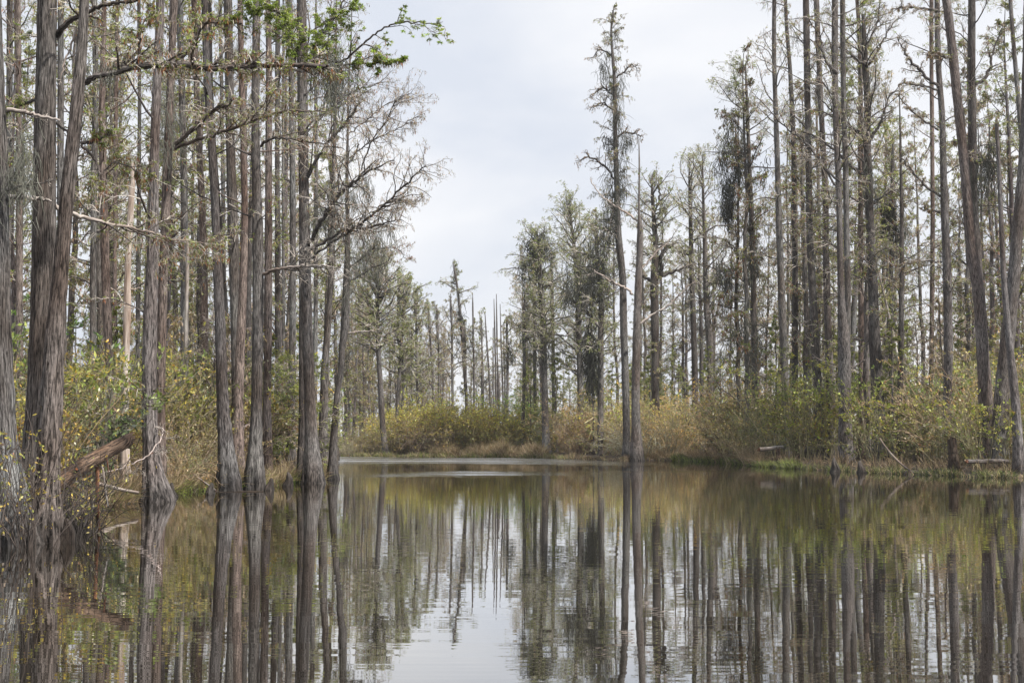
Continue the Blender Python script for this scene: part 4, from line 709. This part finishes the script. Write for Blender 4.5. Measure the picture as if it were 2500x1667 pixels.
for q, w_ in zip(KS, ['feathery green', 'bright feathery', 'bare twiggy', 'sparse twiggy']): LOOK[q] = w_
_tx = [-200, 830, 845, 905, 950, 1000, 1040, 1090, 1100, 1230, 1250, 1330, 1370, 1500, 1620, 1700, 1760, 1800, 1860, 2700]
_ty = [-300, -200, 560, 640, 690, 740, 770, 780, 850, 860, 640, 560, 520, 470, 440, 420, 300, 60, -250, -300]
def zone(n, px0, px1, d0, d1, kinds, labels, group, seed, tx=None, hmin=9, hmax=24, gap=0.9, pow_=1.0, jit=140, noun='cypress'):
    rg = rng_(seed); done = []; tries = 0
    while len(done) < n and tries < n * 60:
        tries += 1; px = rg.uniform(px0, px1); d = d0 + (d1 - d0) * rg.random() ** pow_
        if d < shore(px) + 3.0: continue
        x = (px - SW / 2) / FP * d
        if any((x - a) ** 2 + (d - b) ** 2 < gap * gap for a, b in done): continue
        k = rg.integers(len(kinds)); src = kinds[k]
        top = np.interp(px, tx[0], tx[1]) if tx else np.interp(px, _tx, _ty)
        H = EYE + (HOR - top - rg.uniform(0, jit)) / FP * d; H = min(H, hmax * rg.uniform(.8, 1.05))
        if H < hmin: H = hmin * rg.uniform(.75, 1) if tx is None and top > 800 else H
        if H < hmin * .7: continue
        v = rg.uniform(.7, 1.15); o_ = dup(src, (x, d, 0.05), rg.uniform(0, 6.28), H / src['H'], (v, v * rg.uniform(.92, 1.0), v * rg.uniform(.86, 1.0), 1))
        tag(o_, labels[k] if isinstance(labels, list) else labels, 'tree', group); done.append((x, d)); COPIES.append((o_, px, d, LOOK[src], noun, 'behind'))
    return len(done)
DL = 'slim cypress deep in the left stand, behind the waterline trunks'
zone(15, -120, 795, 48, 80, KT, [DL] * 8, 'cypresses deep in the left stand', 301, hmax=23, gap=1.0)
zone(20, -150, 830, 80, 125, KT, ['thin cypress at the very back of the left stand'] * 8, 'cypresses at the back of the left stand', 302, noun='far-back cypress', hmax=22, gap=1.2, jit=60)
zone(26, 1790, 2640, 66, 100, KT, 'slim cypress deep in the right stand, behind the greenbrier thicket', 'cypresses deep in the right stand', 303, hmax=22, gap=1.1)
zone(22, 1800, 2660, 100, 150, KT, 'thin cypress at the very back of the right stand', 'cypresses at the back of the right stand', 304, noun='far-back cypress', hmax=22, gap=1.4, jit=60)
zone(20, 1255, 1790, 104, 150, KT, 'thin cypress behind the mossy trees across the channel', 'thin cypresses behind the mossy trees', 305, hmax=22, gap=1.4, jit=160)
zone(34, 835, 1040, 112, 150, KT, 'thin cypress in the far stand left of the open gap', 'thin cypresses at the far left shore', 306, hmax=20, gap=1.0, jit=120)
zone(22, 1040, 1250, 128, 175, KT[4:6], 'spindly cypress far behind the round shrubs in the gap', 'spindly cypresses behind the far shrubs', 307, hmax=14, hmin=5, gap=1.0, jit=60)
zone(34, -60, 790, 43, 60, KS, ['feathery green cypress sapling among the left bank trunks'] * 2 + ['leafless sapling among the left bank trunks'] * 2, 'saplings of the left bank', 311, hmax=6, hmin=3, gap=.9, noun='sapling')
zone(26, 1250, 1800, 92, 120, KS[:2], 'feathery green cypress sapling behind the far thicket', 'green saplings across the channel', 312, hmax=8, hmin=3, gap=1.2, noun='sapling')
zone(42, 1800, 2600, 62, 95, KS, ['feathery green cypress sapling within the right stand'] * 2 + ['leafless twiggy sapling within the right stand'] * 2, 'saplings of the right stand', 313, hmax=8, hmin=3, gap=1.0, noun='sapling')

# ------------------------------------------------------------------ shrubs
def shrub_kind(name, H, W_, ns, seed, low, top, lf=900, lsz=0.055, th=1.0, stem=(0.36, 0.30, 0.24), sub=6, twig=4, dense=1.0, arch=0.18, root_=None):
    """many thin stems fanning from the ground, leaves low and on top of different colour mixes"""
    rg = rng_(seed); root = empty(name); gs, gl_ = G(), G()
    a = rg.uniform(0, 6.28, ns); rr = W_ * 0.30 * np.sqrt(rg.random(ns)); o = np.stack([np.cos(a) * rr, np.sin(a) * rr, np.full(ns, -0.1)], -1)
    out_ = rg.uniform(0.03, 0.5, ns); d = unit(np.stack([np.cos(a) * out_, np.sin(a) * out_, np.ones(ns)], -1))
    S = walk(o, d, H * rg.uniform(.55, 1.1, ns), 7, rg, .12, 0.02, -arch); R = (0.011 * th * rg.uniform(.7, 1.6, ns))[:, None] * np.linspace(1, .4, 7)[None]
    cs = np.array(stem)[None] * rg.uniform(.5, 1.3, (ns, 1)); gs.tubes(S, R, 4, cs, 0)
    B, Rb = sprout(S, R, sub, rg, .15, 1, .36, .7, 5, .2, .1, .05, -.05, .007 * th, .004 * th); gs.tubes(B, Rb, 3, np.array(stem)[None] * rg.uniform(.5, 1.35, (len(B), 1)), 0)
    Tw, Rt = sprout(B, Rb, twig, rg, .2, 1, .45, .8, 4, .25, .1, .05, 0, .005 * th, .003 * th); gs.tubes(Tw, Rt, 3, np.array(stem)[None] * rg.uniform(.6, 1.45, (len(Tw), 1)), 0)
    if lf:
        k = max(1, int(lf / len(Tw) * 2.0) + 1); s = rg.uniform(.1, 1, (len(Tw), k)); p, T_ = interp_poly(Tw, s); p = p.reshape(-1, 3); T_ = T_.reshape(-1, 3)
        f_ = np.sin(p[:, 0] * 5.1 + seed) * np.sin(p[:, 1] * 4.7 + 1.3) * np.sin(p[:, 2] * 5.6 + seed * .7); keep = rg.random(len(p)) < np.clip(f_ * 2.2 + .5, .05, 1) * 1.15; p, T_ = p[keep], T_[keep]; n = len(p)
        patch = np.sin(p[:, 0] * 2.3 + seed * 2) * np.sin(p[:, 1] * 2.6) + .5 * np.sin(p[:, 2] * 3 + seed)
        dd = unit(T_ * .6 + rg.normal(0, .55, (n, 3)) + np.array([0, 0, .15])) * (lsz * rg.uniform(.6, 1.5, (n, 1)))
        w = unit(np.cross(dd, rg.normal(0, 1, (n, 3)))) * (lsz * .24 * rg.uniform(.7, 1.3, (n, 1)))
        hfrac = np.clip(p[:, 2] / (H * .85), 0, 1); up = rg.random(n) < hfrac ** 1.3
        c = np.where(up[:, None], pick(top, n, rg), pick(low, n, rg)); c = c * (1 + .28 * patch[:, None] * np.array([1.0, .55, -.3])); gl_.quads(p, dd, w, np.clip(c, .01, .8), 0, .5)
    kids = [gs.build('stems', [TWIG], root)]
    if lf: kids.append(gl_.build('foliage', [LEAF], root))
    KIDS[root] = kids; root['H'] = H
    return root
LOW = {'tan': 6, 'brown': 3, 'yg': 1}
K_tan = [shrub_kind('shrub', 2.6, 2.4, 32, 401, {'tan': 5, 'brown': 3}, {'yg': 3, 'tan': 3, 'olive': 2, 'yellow': 1}, 1700, .065),
         shrub_kind('shrub', 3.0, 2.6, 32, 402, {'tan': 5, 'brown': 3}, {'yellow': 3, 'yg': 4, 'tan': 2}, 1800, .065),
         shrub_kind('shrub', 2.4, 2.6, 34, 403, {'tan': 6, 'brown': 2}, {'tan': 5, 'rust': .6, 'olive': 2}, 1800, .065)]
K_green = [shrub_kind('shrub', 2.8, 2.4, 28, 411, {'olive': 3, 'brown': 3, 'dark': 1}, {'olive': 3, 'yg': 4, 'green': 3}, 2900, .085, stem=(.25, .22, .19)),
           shrub_kind('shrub', 3.2, 2.6, 28, 412, {'olive': 3, 'brown': 2, 'tan': 1}, {'yellow': 1.5, 'yg': 5, 'olive': 3}, 3000, .085, stem=(.27, .24, .20)),
           shrub_kind('shrub', 2.6, 2.8, 30, 413, {'olive': 4, 'brown': 2, 'green': 1}, {'green': 4, 'yg': 2, 'olive': 3}, 2900, .08, stem=(.25, .22, .19))]
K_bare = [shrub_kind('shrub', 2.3, 2.4, 44, 421, {'brown': 2, 'tan': 2}, {'brown': 1, 'tan': 2, 'olive': 1}, 1000, .05, stem=(.42, .38, .33)),
          shrub_kind('shrub', 1.5, 2.0, 44, 422, {'tan': 3}, {'tan': 3, 'olive': 1}, 900, .05, stem=(.42, .38, .33), arch=.8)]
K_far = [shrub_kind('shrub', 3.6, 4.2, 60, 431, {'brown': 2, 'olive': 2, 'tan': 2, 'yg': 3}, {'yg': 6, 'olive': 1, 'yellow': 3, 'bright': 1}, 4600, .10, th=1.5, arch=.6),
         shrub_kind('shrub', 3.2, 4.0, 70, 432, {'tan': 3, 'olive': 2, 'brown': 2}, {'yg': 4, 'tan': 3, 'yellow': 2}, 4200, .10, th=1.5, arch=.5)]
K_mound = shrub_kind('shrub', 3.8, 5.0, 110, 435, {'brown': 3, 'olive': 3, 'tan': 1}, {'yg': 6, 'yellow': 3, 'bright': 1}, 9000, .10, th=1.4, arch=.75, stem=(.26, .22, .18))
K_yel = [shrub_kind('shrub', 2.4, 1.6, 14, 441, {'brown': 1, 'yellow': 1}, {'yellow': 4, 'yg': 3, 'rust': .6}, 260, .075, stem=(.12, .1, .09), sub=5, twig=3),
         shrub_kind('shrub', 1.7, 1.6, 26, 442, {'brown': 1, 'olive': 1}, {'yg': 3, 'yellow': 2}, 70, .07, stem=(.09, .08, .075), sub=5, twig=3)]
for q, w_ in zip(K_tan + K_green + K_bare + K_far + K_yel, ['tan', 'yellow-tipped', 'straw-coloured', 'olive', 'yellow-green', 'green-leaved', 'bare grey', 'low bare grey', 'rounded', 'twiggy olive', 'yellow', 'leggy']): LOOK[q] = w_
def bushes(n, px0, px1, o0, o1, kinds, label, group, seed, h=(2.2, 3.6), gap=.7, toppx=None, noun='shrub', where='near', boost=1.0):
    rg = rng_(seed); done = []; tries = 0
    while len(done) < n and tries < n * 80:
        tries += 1; px = rg.uniform(px0, px1); off_ = rg.uniform(o0, o1); d = shore(px) + off_; x = (px - SW / 2) / FP * d
        if abs(shore(px - 8) - shore(px + 8)) > 20: continue
        if any((x - a) ** 2 + (d - b) ** 2 < gap * gap for a, b in done): continue
        if any(abs(px - hx) < hw * .3 + ((.55 if h[1] < 1.6 else 1.2) if px < 900 else 1.6) / d * FP and d < hd + (1.2 if px < 900 else 2.4) and rg.random() < (1.0 if hd < shore(hx) + 6 else .9) for hx, hd, hw in HEROES): continue
        k = rg.integers(len(kinds)); H = rg.uniform(*h)
        if toppx: H = min(H, EYE + (HOR - np.interp(px, toppx[0], toppx[1]) + rg.uniform(-35, 15)) / FP * d)
        H = max(H, .8); v = rg.uniform(.75, 1.3) * boost
        o_ = dup(kinds[k], (x, d, 0.0), rg.uniform(0, 6.28), H / kinds[k]['H'], (v * (w_ := rg.uniform(.82, 1.22)), v, v * rg.uniform(.7, .95), 1)); tag(o_, label, 'shrub', group); done.append((x, d)); COPIES.append((o_, px, d, LOOK[kinds[k]], noun, where))
bushes(26, 170, 785, 2.3, 4.4, K_tan, 'tan and yellow-green shrub in the front of the left bank thicket', 'front shrubs of the left bank', 501, noun='waterside shrub', h=(1.4, 2.4), gap=.85)
bushes(16, 380, 800, 1.0, 2.4, K_tan, '', 'low tan brush between the trunk feet of the left bank', 506, noun='low brush clump', h=(.8, 1.5), gap=.7)
bushes(26, 60, 770, 4, 8, K_tan + K_green[1:2], 'taller yellow-tipped shrub in the middle of the left bank thicket', 'middle shrubs of the left bank', 502, noun='middle-row shrub', h=(2.0, 3.2), gap=1.0)
bushes(24, -60, 745, 7, 14, K_green + K_tan[:2], 'tall leafy shrub at the back of the left bank thicket', 'back shrubs of the left bank', 503, noun='tall back shrub', where='behind', h=(3.0, 4.6), gap=1.25)
bushes(12, -20, 180, 1.2, 6, K_green[:2] + K_yel[:1], 'leafy shrub glimpsed between the big trunks at the left edge', 'shrubs between the left edge trunks', 504, noun='edge shrub', h=(2.0, 3.2), gap=.9)
bushes(7, 215, 420, .4, 2.2, K_bare, 'grey bare tangle of a shrub beside the fallen log', 'bare shrubs by the fallen log', 505, noun='bramble', h=(1.0, 1.7), gap=.7)
for i, (px, d, H, k, lb) in enumerate([(12, 18.9, 2.1, 0, 'sparse shrub with bright yellow leaves in front of the left edge trunk'), (150, 20.6, 1.5, 1, 'dark leggy shrub standing in water at the foot of the leaning cypress'), (178, 21.3, 1.3, 1, 'dark leggy shrub in water beneath the fallen log'),
                                       (200, 22.5, 1.1, 1, 'small dark tangle of stems in water beneath the broken end of the fallen log'), (88, 19.0, 1.7, 0, 'sparse orange-yellow leaved shrub between the two thick trunks'), (228, 30.5, 2.4, 0, 'yellow-leaved shrub just above the fallen log')]):
    o_ = dup(K_yel[k], ((px - SW / 2) / FP * d, d, -.1), i * 1.3, H / K_yel[k]['H']); tag(o_, lb, 'shrub')
TR = ([1240, 1320, 1500, 1600, 1700, 1800, 1900, 2100, 2300, 2500], [985, 975, 960, 930, 940, 930, 880, 880, 880, 860])
bushes(16, 1330, 1800, 1.4, 3.4, K_bare + K_tan[:1], 'grey-brown twiggy shrub on the shore right of the round bushes', 'twiggy shore shrubs across the channel', 511, noun='shore shrub', h=(2.2, 3.2), gap=1.4)
bushes(34, 1300, 1830, 3, 12, K_tan + K_far, 'yellow-olive shrub in the thicket across the channel', 'thicket across the channel', 512, noun='thicket shrub', boost=1.25, h=(3.6, 5.5), gap=1.7, toppx=TR)
bushes(22, 1800, 2560, 1.4, 3.6, K_green + K_bare[:1], 'dark green low shrub at the water edge of the right bank', 'waterside shrubs of the right bank', 513, noun='waterside shrub', h=(1.2, 2.2), gap=1.0)
bushes(34, 1800, 2580, 4.2, 8, K_green + K_tan[:2] + K_bare[:1], 'olive leafy shrub in the middle of the right bank thicket', 'middle shrubs of the right bank', 514, noun='middle-row shrub', h=(2.6, 4.0), gap=1.1, toppx=TR)
bushes(30, 1800, 2620, 8, 16, K_green[1:] + K_tan, 'tall yellow-green shrub at the back of the right bank thicket', 'back shrubs of the right bank', 515, noun='tall back shrub', where='behind', h=(3.4, 5.2), gap=1.5, toppx=TR)
TF = ([830, 900, 960, 1000, 1060, 1120, 1200, 1300], [1015, 1015, 1005, 975, 960, 962, 965, 965])
bushes(12, 832, 965, .6, 5, K_far[:1] + K_bare, 'low grey-green shrub under the far left stand', 'low shrubs of the far left shore', 521, noun='shore shrub', h=(1.2, 2.6), gap=1.2)
bushes(20, 965, 1330, 5, 13, K_far, 'yellow-topped shrub of the far island thicket', 'shrubs of the far shore', 522, noun='far-shore shrub', boost=1.5, h=(3.4, 5.0), gap=1.9, toppx=TF)
for px, dd, H, lb in ((1052, 2.4, 3.5, 'round grey-brown bush on the far shore, lowest to the water'), (1000, 4.5, 4.4, 'big rounded yellow-green bush left of the grey-brown one on the far shore'), (1100, 4.6, 4.7, 'big rounded yellow-green bush just right of the grey-brown one on the far shore'),
                      (1045, 6.8, 5.0, 'tallest rounded yellow-green bush, directly behind the grey-brown one on the far shore'), (1160, 6.0, 4.6, 'rounded yellow-green bush left of the dead poles on the far shore'), (1225, 7.0, 4.4, 'rounded yellow-green bush beneath the dead poles on the far shore')):
    d = shore(px) + dd; o_ = dup(K_mound, ((px - SW / 2) / FP * d, d, 0), px, H / 3.8, (.75, .68, .66, 1) if px == 1052 else (1.2, 1.2, .8, 1)); tag(o_, lb, 'shrub')
d = 104.; o_ = dup(K_green[1], ((1268 - SW / 2) / FP * d, d, 0), 1, 4.6 / 3.2, (.8, 1.25, .7, 1)); tag(o_, 'bright fresh green shrub rising behind the far shrubs right of the gap', 'shrub')
for i, (px, d, H) in enumerate([(2160, 62, 4.2), (1945, 70, 5.2), (2010, 70, 4.8), (2440, 53, 3.8)]):
    o_ = dup(K_green[i % 3], ((px - SW / 2) / FP * d, d, 0), i, H / K_green[i % 3]['H'], (1.1, 1.15, .8, 1)); tag(o_, ['leafy greenbrier climbing in front of the broken-topped dark cypress', 'leafy greenbrier climbing beside the dark rust-tufted cypress', 'leafy greenbrier climbing beside the straight dark cypress', 'leafy greenbrier in front of the crossing trunks near the right edge'][i], 'shrub')
relabel()
# the sources of the copies go away, their copies keep the meshes
for src in KT + KS + K_tan + K_green + K_bare + K_far + K_yel + [K_mound]:
    for c in KIDS[src]: bpy.data.objects.remove(c)
    bpy.data.objects.remove(src)

# ------------------------------------------------------------------ grass
def grass(name, label, px0, px1, o0, o1, n, h, mix, seed, w=.006, lean=.35):
    rg = rng_(seed); px = rg.uniform(px0, px1, n); cl = .5 + .5 * np.sin(px * .07 + seed) * np.sin(px * .023 + 1)
    off_ = rg.uniform(o0, o1, n); keep = (rg.random(n) < .25 + .75 * cl) & (np.abs(shore(px - 3) - shore(px + 3)) < 5); px, off_, cl = px[keep], off_[keep], cl[keep]; n = len(px)
    d = shore(px) + off_; p = np.stack([(px - SW / 2) / FP * d, d, np.full(n, -.05)], -1)
    dr = unit(rg.normal(0, lean, (n, 3)) * np.array([1, 1, 0]) + np.array([0, 0, 1.0])); Ln = h * rg.uniform(.5, 1.2, n) * (.6 + .5 * cl)
    P = walk(p, dr, Ln, 4, rg, .08, 0, -.45); R = (w * rg.uniform(.7, 1.4, n))[:, None] * np.array([1, .9, .6, .15])[None]
    g = G(); g.tubes(P, R, 3, pick(mix, n, rg), 0); tag(g.build(name, [LEAF], smooth=True), label, 'grass', kind='stuff')
GRS = {'green': 2, 'bright': 1.2, 'olive': 2, 'dark': 1}
grass('grass', 'green sedge along the foot of the left bank trunks', 400, 740, -.15, 1.0, 2600, .42, GRS, 601, .006)
grass('grass', 'green and tan sedge fringe of the right bank', 1640, 1960, -.25, 1.2, 6500, .5, GRS, 602, .010)
grass('grass', 'dark green sedge under the shrubs at the right', 1960, 2520, -.2, 1.0, 5500, .4, {'green': 2, 'dark': 3, 'olive': 2, 'tan': 1}, 603, .009)
grass('grass', 'dry straw-coloured grass on the far shore', 1055, 1330, .2, 3.6, 9000, 1.25, {'tan': 5, 'olive': 1}, 604, .014)
grass('grass', 'olive grass fringe of the far shore', 832, 1400, -.3, .8, 5000, .5, {'olive': 3, 'green': 2, 'tan': 2}, 605, .014)
grass('grass', 'pale dry grass above the green sedge across the channel', 1560, 1860, .8, 2.2, 5200, .9, {'tan': 6, 'olive': .6}, 606, .012)
grass('grass', 'dry brown sedge along the rest of the shore', 1330, 1660, -.2, 1.4, 4500, .45, {'tan': 2, 'brown': 3, 'olive': 2}, 607, .012)
grass('grass', 'dry tan grass through the front of the left thicket', 250, 800, .6, 4.5, 5000, .9, {'tan': 6, 'brown': 2, 'olive': 1}, 608, .006)
grass('grass', 'tan brush grass at the very edge of the left bank between the trunk feet', 225, 812, .0, 2.6, 9000, .75, {'tan': 6, 'brown': 2, 'yg': 1.5, 'olive': 1}, 610, .006, .5)
grass('grass', 'dry tan grass through the right bank thicket', 1800, 2550, .8, 5, 3500, .9, {'tan': 4, 'brown': 3, 'olive': 1}, 609, .009)

# ------------------------------------------------------------------ logs, snags, sticks
def log(name, label, cat, pts, d, dd, seed, mat, sides=18, tint=T, extra=()):
    rg = rng_(seed); K = len(pts); q = np.array([[*pt(x, y, d + dd * i / (K - 1)), w / 2 / FP * d] for i, (x, y, w) in enumerate(pts)]); q = spline(q, max(20, K * 6)); off = q[0, :3].copy(); off[2] = 0
    root = empty(name, off); tag(root, label, cat); g = G(); trunk_mesh(g, q[:, :3] - off, q[:, 3], rg, sides, 0, .06, True, 0, -50)
    # closed splintered ends
    for e_, s_ in ((0, -1), (-1, 1)):
        c = q[e_, :3] - off; t_ = unit(q[e_, :3] - q[e_ - 1 if e_ else 1, :3]); r = q[e_, 3]; a = unit(np.cross(t_, [0, .3, 1.0])); b = np.cross(t_, a)
        n = 26; ph = rg.uniform(0, 6.28, n); rr = r * rg.uniform(.1, .85, n); o_ = c - t_ * r * .3 + (a[None] * np.cos(ph)[:, None] + b[None] * np.sin(ph)[:, None]) * rr[:, None]
        Pp = walk(o_, np.repeat(t_[None], n, 0), r * rg.uniform(.5, 1.6, n), 3, rg, .1); g.tubes(Pp, (r * .2 * np.array([1, .8, .2]))[None].repeat(n, 0), 4, (.3, .14, .07), 1)
    o = g.build('trunk', [mat, LEAF], root); o.color = (*tint, 1)
    for nm_, pp, m_, ti in extra:
        q = np.array([[*pt(x, y, d + dd * .6), w / 2 / FP * d] for x, y, w in pp]); q = spline(q, 12); g = G(); trunk_mesh(g, q[:, :3] - off, q[:, 3], rg, 8, 0, .08, True, 0, -50); o = g.build(nm_, [m_], root); o.color = (*ti, 1)
log('fallen_log', 'thick broken brown log leaning up out of the water from the leaning cypress foot', 'log', [(95, 1215, 40), (135, 1186, 42), (165, 1163, 42), (200, 1140, 40), (235, 1118, 38), (270, 1098, 36), (300, 1082, 34), (312, 1074, 30)], 20.9, 1.5, 701, ROT, 26, (1.15, 1.08, 1.02),
    [('broken_branch', [(238, 1134, 10), (238, 1180, 10), (237, 1230, 10), (241, 1290, 10)], ROT, (1.9, 1.3, 1.0)), ('broken_branch', [(246, 1128, 5), (252, 1150, 5), (257, 1195, 5), (263, 1230, 5)], PALE, T), ('broken_branch', [(258, 1108, 4), (262, 1130, 4), (264, 1150, 3)], ROT, (1.6, .9, .7))])
log('fallen_log', 'short whitish log lying on the mud right of the big fallen log', 'log', [(240, 1180, 8), (262, 1186, 9), (300, 1196, 8), (335, 1202, 7)], 29.5, .5, 702, PALE, 12)
log('driftwood', 'low dark driftwood in the water at the foot of the left bank trees', 'driftwood', [(505, 1208, 4), (530, 1203, 6), (560, 1203, 6), (600, 1200, 5), (640, 1200, 4)], 37.4, .5, 703, ROT, 8, (.6, .6, .6))
log('driftwood', 'dead stick leaning on the bank left of the dark slender waterline cypress', 'driftwood', [(470, 1155, 3), (490, 1170, 4), (510, 1185, 5), (525, 1196, 5)], 38.0, .3, 704, PALE, 8)
log('fallen_log', 'short pale sawn log resting above the green sedge of the right bank', 'log', [(1854, 1097, 10), (1870, 1096, 10), (1890, 1093, 9), (1908, 1091, 8)], 69.0, .4, 705, PALE, 14, (.85, .85, .85))
log('fallen_log', 'grey log lying in the brush by the dark stump near the right edge', 'log', [(2362, 1126, 10), (2400, 1126, 11), (2440, 1125, 10), (2462, 1126, 9)], 52.5, .6, 706, BARK, 14, (1.4, 1.35, 1.35))
log('stump', 'dark broken stump on the right bank left of the grey log', 'stump', [(2330, 1158, 34), (2329, 1130, 26), (2327, 1105, 22), (2325, 1084, 20)], 53.3, .1, 707, ROT, 18, (.55, .55, .55))
log('driftwood', 'long pale bent branch slanting down to the water on the right bank', 'branch', [(2148, 1070, 4), (2160, 1088, 4), (2185, 1118, 5), (2210, 1140, 4), (2232, 1154, 4)], 56.5, -2.0, 708, PALE, 8, (.62, .6, .58))
log('stump', 'rotten low stump in the thicket beside the pale sawn log', 'stump', [(1903, 1140, 16), (1902, 1120, 13), (1900, 1102, 11)], 68.5, .1, 709, ROT, 12, (.6, .6, .6))
hero('small bare bush-tree with a dark moss bundle on its stem across the channel', 86, [(1758, 860, 2), (1759, 920, 3), (1760, 980, 5), (1764, 1035, 6), (1768, 1090, 7)], seed=150, ext=0, name='bare_sapling',
     crown=dict(y=(1040, 870), n=34, l=(2.4, 1.0), sub=5, twig=4, mix={'olive': 1, 'yg': 1}, leaf=1, el=(.5, 1.1)), moss=[(1762, 1034, 260, .8, 2.5, 3, .22)])

# cypress knees standing out of the shallows by the trunks
for i, (px, py, h, lb) in enumerate([(168, 1322, .34, 'dark cypress knee in the water right of the leaning cypress foot'), (186, 1310, .26, 'small cypress knee in the water under the fallen log'), (205, 1296, .30, 'cypress knee in the water below the broken end of the fallen log'),
                                     (424, 1212, .35, 'cypress knee right of the splay-footed cypress'), (520, 1206, .30, 'small dark cypress knee left of the dark slender waterline cypress'), (662, 1196, .34, 'cypress knee right of the tall dark cypress foot'),
                                     (706, 1186, .42, 'cypress knee left of the bank-point cypress'), (2035, 1152, .6, 'cypress knee left of the stout doubled cypress foot'), (2098, 1153, .5, 'cypress knee right of the stout doubled cypress foot')]):
    d = EYE * FP / (py - HOR); rg = rng_(800 + i); n = 14; z = np.linspace(-.25, h, n); u = np.clip(z / h, 0, 1); P = np.stack([.03 * np.sin(z * 9 + i), .03 * np.cos(z * 7 + i), z], -1)
    R_ = .11 * (h / .35) * (1 - u) ** .6 * (1 - .3 * u) + .02; g = G(); trunk_mesh(g, P, R_, rg, 22, .3, .05); o = g.build('cypress_knee', [BARK]); o.location = ((px - SW / 2) / FP * d, d, 0); o.color = (.8, .74, .7, 1); tag(o, lb, 'cypress knee', 'cypress knees by the trunks')

# ------------------------------------------------------------------ far wood: one mass nobody could count
def far_wood():
    rg = rng_(900); g = G(); n = 420; px = rg.uniform(-300, 2800, n); d = rg.uniform(165, 330, n); x = (px - SW / 2) / FP * d
    H = rg.uniform(8, 15, n) * np.where((px > 1040) & (px < 1260), .55, 1.0); o = np.stack([x, d, np.zeros(n)], -1); up_ = unit(rg.normal(0, .02, (n, 3)) + np.array([0, 0, 1.]))
    S = walk(o, up_, H, 7, rg, .015); R = (.09 * rg.uniform(.6, 1.6, n))[:, None] * np.linspace(1, .15, 7)[None]; g.tubes(S, R, 5, np.array([.17, .15, .135])[None] * rg.uniform(.6, 1.3, (n, 1)), 0)
    B, Rb = sprout(S, R, 26, rg, .15, 1, .10, 1.1, 4, .25, .3, .1, 0, .03, .016); g.tubes(B, Rb, 3, twc(len(B), rg, .8), 0)
    Tw, Rt = sprout(B, Rb, 4, rg, .2, 1, .6, .9, 3, .3, .2, 0, -.1, .014, .009); g.tubes(Tw, Rt, 3, twc(len(Tw), rg, .9), 0)
    feather(g, Tw, 3, rg, .35, .05, {'olive': 4, 'green': 2, 'tan': 2}, 1.0)
    # low scrub beneath
    m_ = 16000; px = rg.uniform(-300, 2800, m_); d = rg.uniform(150, 330, m_); p = np.stack([(px - SW / 2) / FP * d, d, rg.random(m_) ** 1.3 * 3.2], -1)
    dd = unit(rg.normal(0, 1, (m_, 3))) * rg.uniform(.3, .8, (m_, 1)); w = unit(np.cross(dd, rg.normal(0, 1, (m_, 3)))) * .12; g.quads(p, dd, w, pick({'olive': 4, 'yg': 2, 'tan': 2, 'dark': 1}, m_, rg), 1)
    tag(g.build('far_woods', [TWIG, LEAF]), 'pale far-off cypress wood behind the stands', 'woods', kind='stuff')
far_wood()

# ------------------------------------------------------------------ thin air between here and the far wood
HZ = 0.0003
if HZ:
    m, t = newmat('haze_air'); pv = nd(t, 'ShaderNodeVolumePrincipled'); pv.inputs['Density'].default_value = HZ; pv.inputs['Color'].default_value = (.93, .95, 1, 1); pv.inputs['Anisotropy'].default_value = .2
    o = nd(t, 'ShaderNodeOutputMaterial'); t.links.new(pv.outputs[0], o.inputs['Volume'])
    x0, x1, y0, y1, z0, z1 = -300, 300, -60, 345, -2.2, 34
    V = np.array([[x, y, z] for z in (z0, z1) for y in (y0, y1) for x in (x0, x1)], float); F = np.array([[0, 2, 3, 1], [4, 5, 7, 6], [0, 1, 5, 4], [2, 6, 7, 3], [0, 4, 6, 2], [1, 3, 7, 5]])
    g = G(); g.add(V, F, (1, 1, 1)); tag(g.build('haze', [m], smooth=False), 'thin pale air over the swamp', 'haze', kind='stuff')
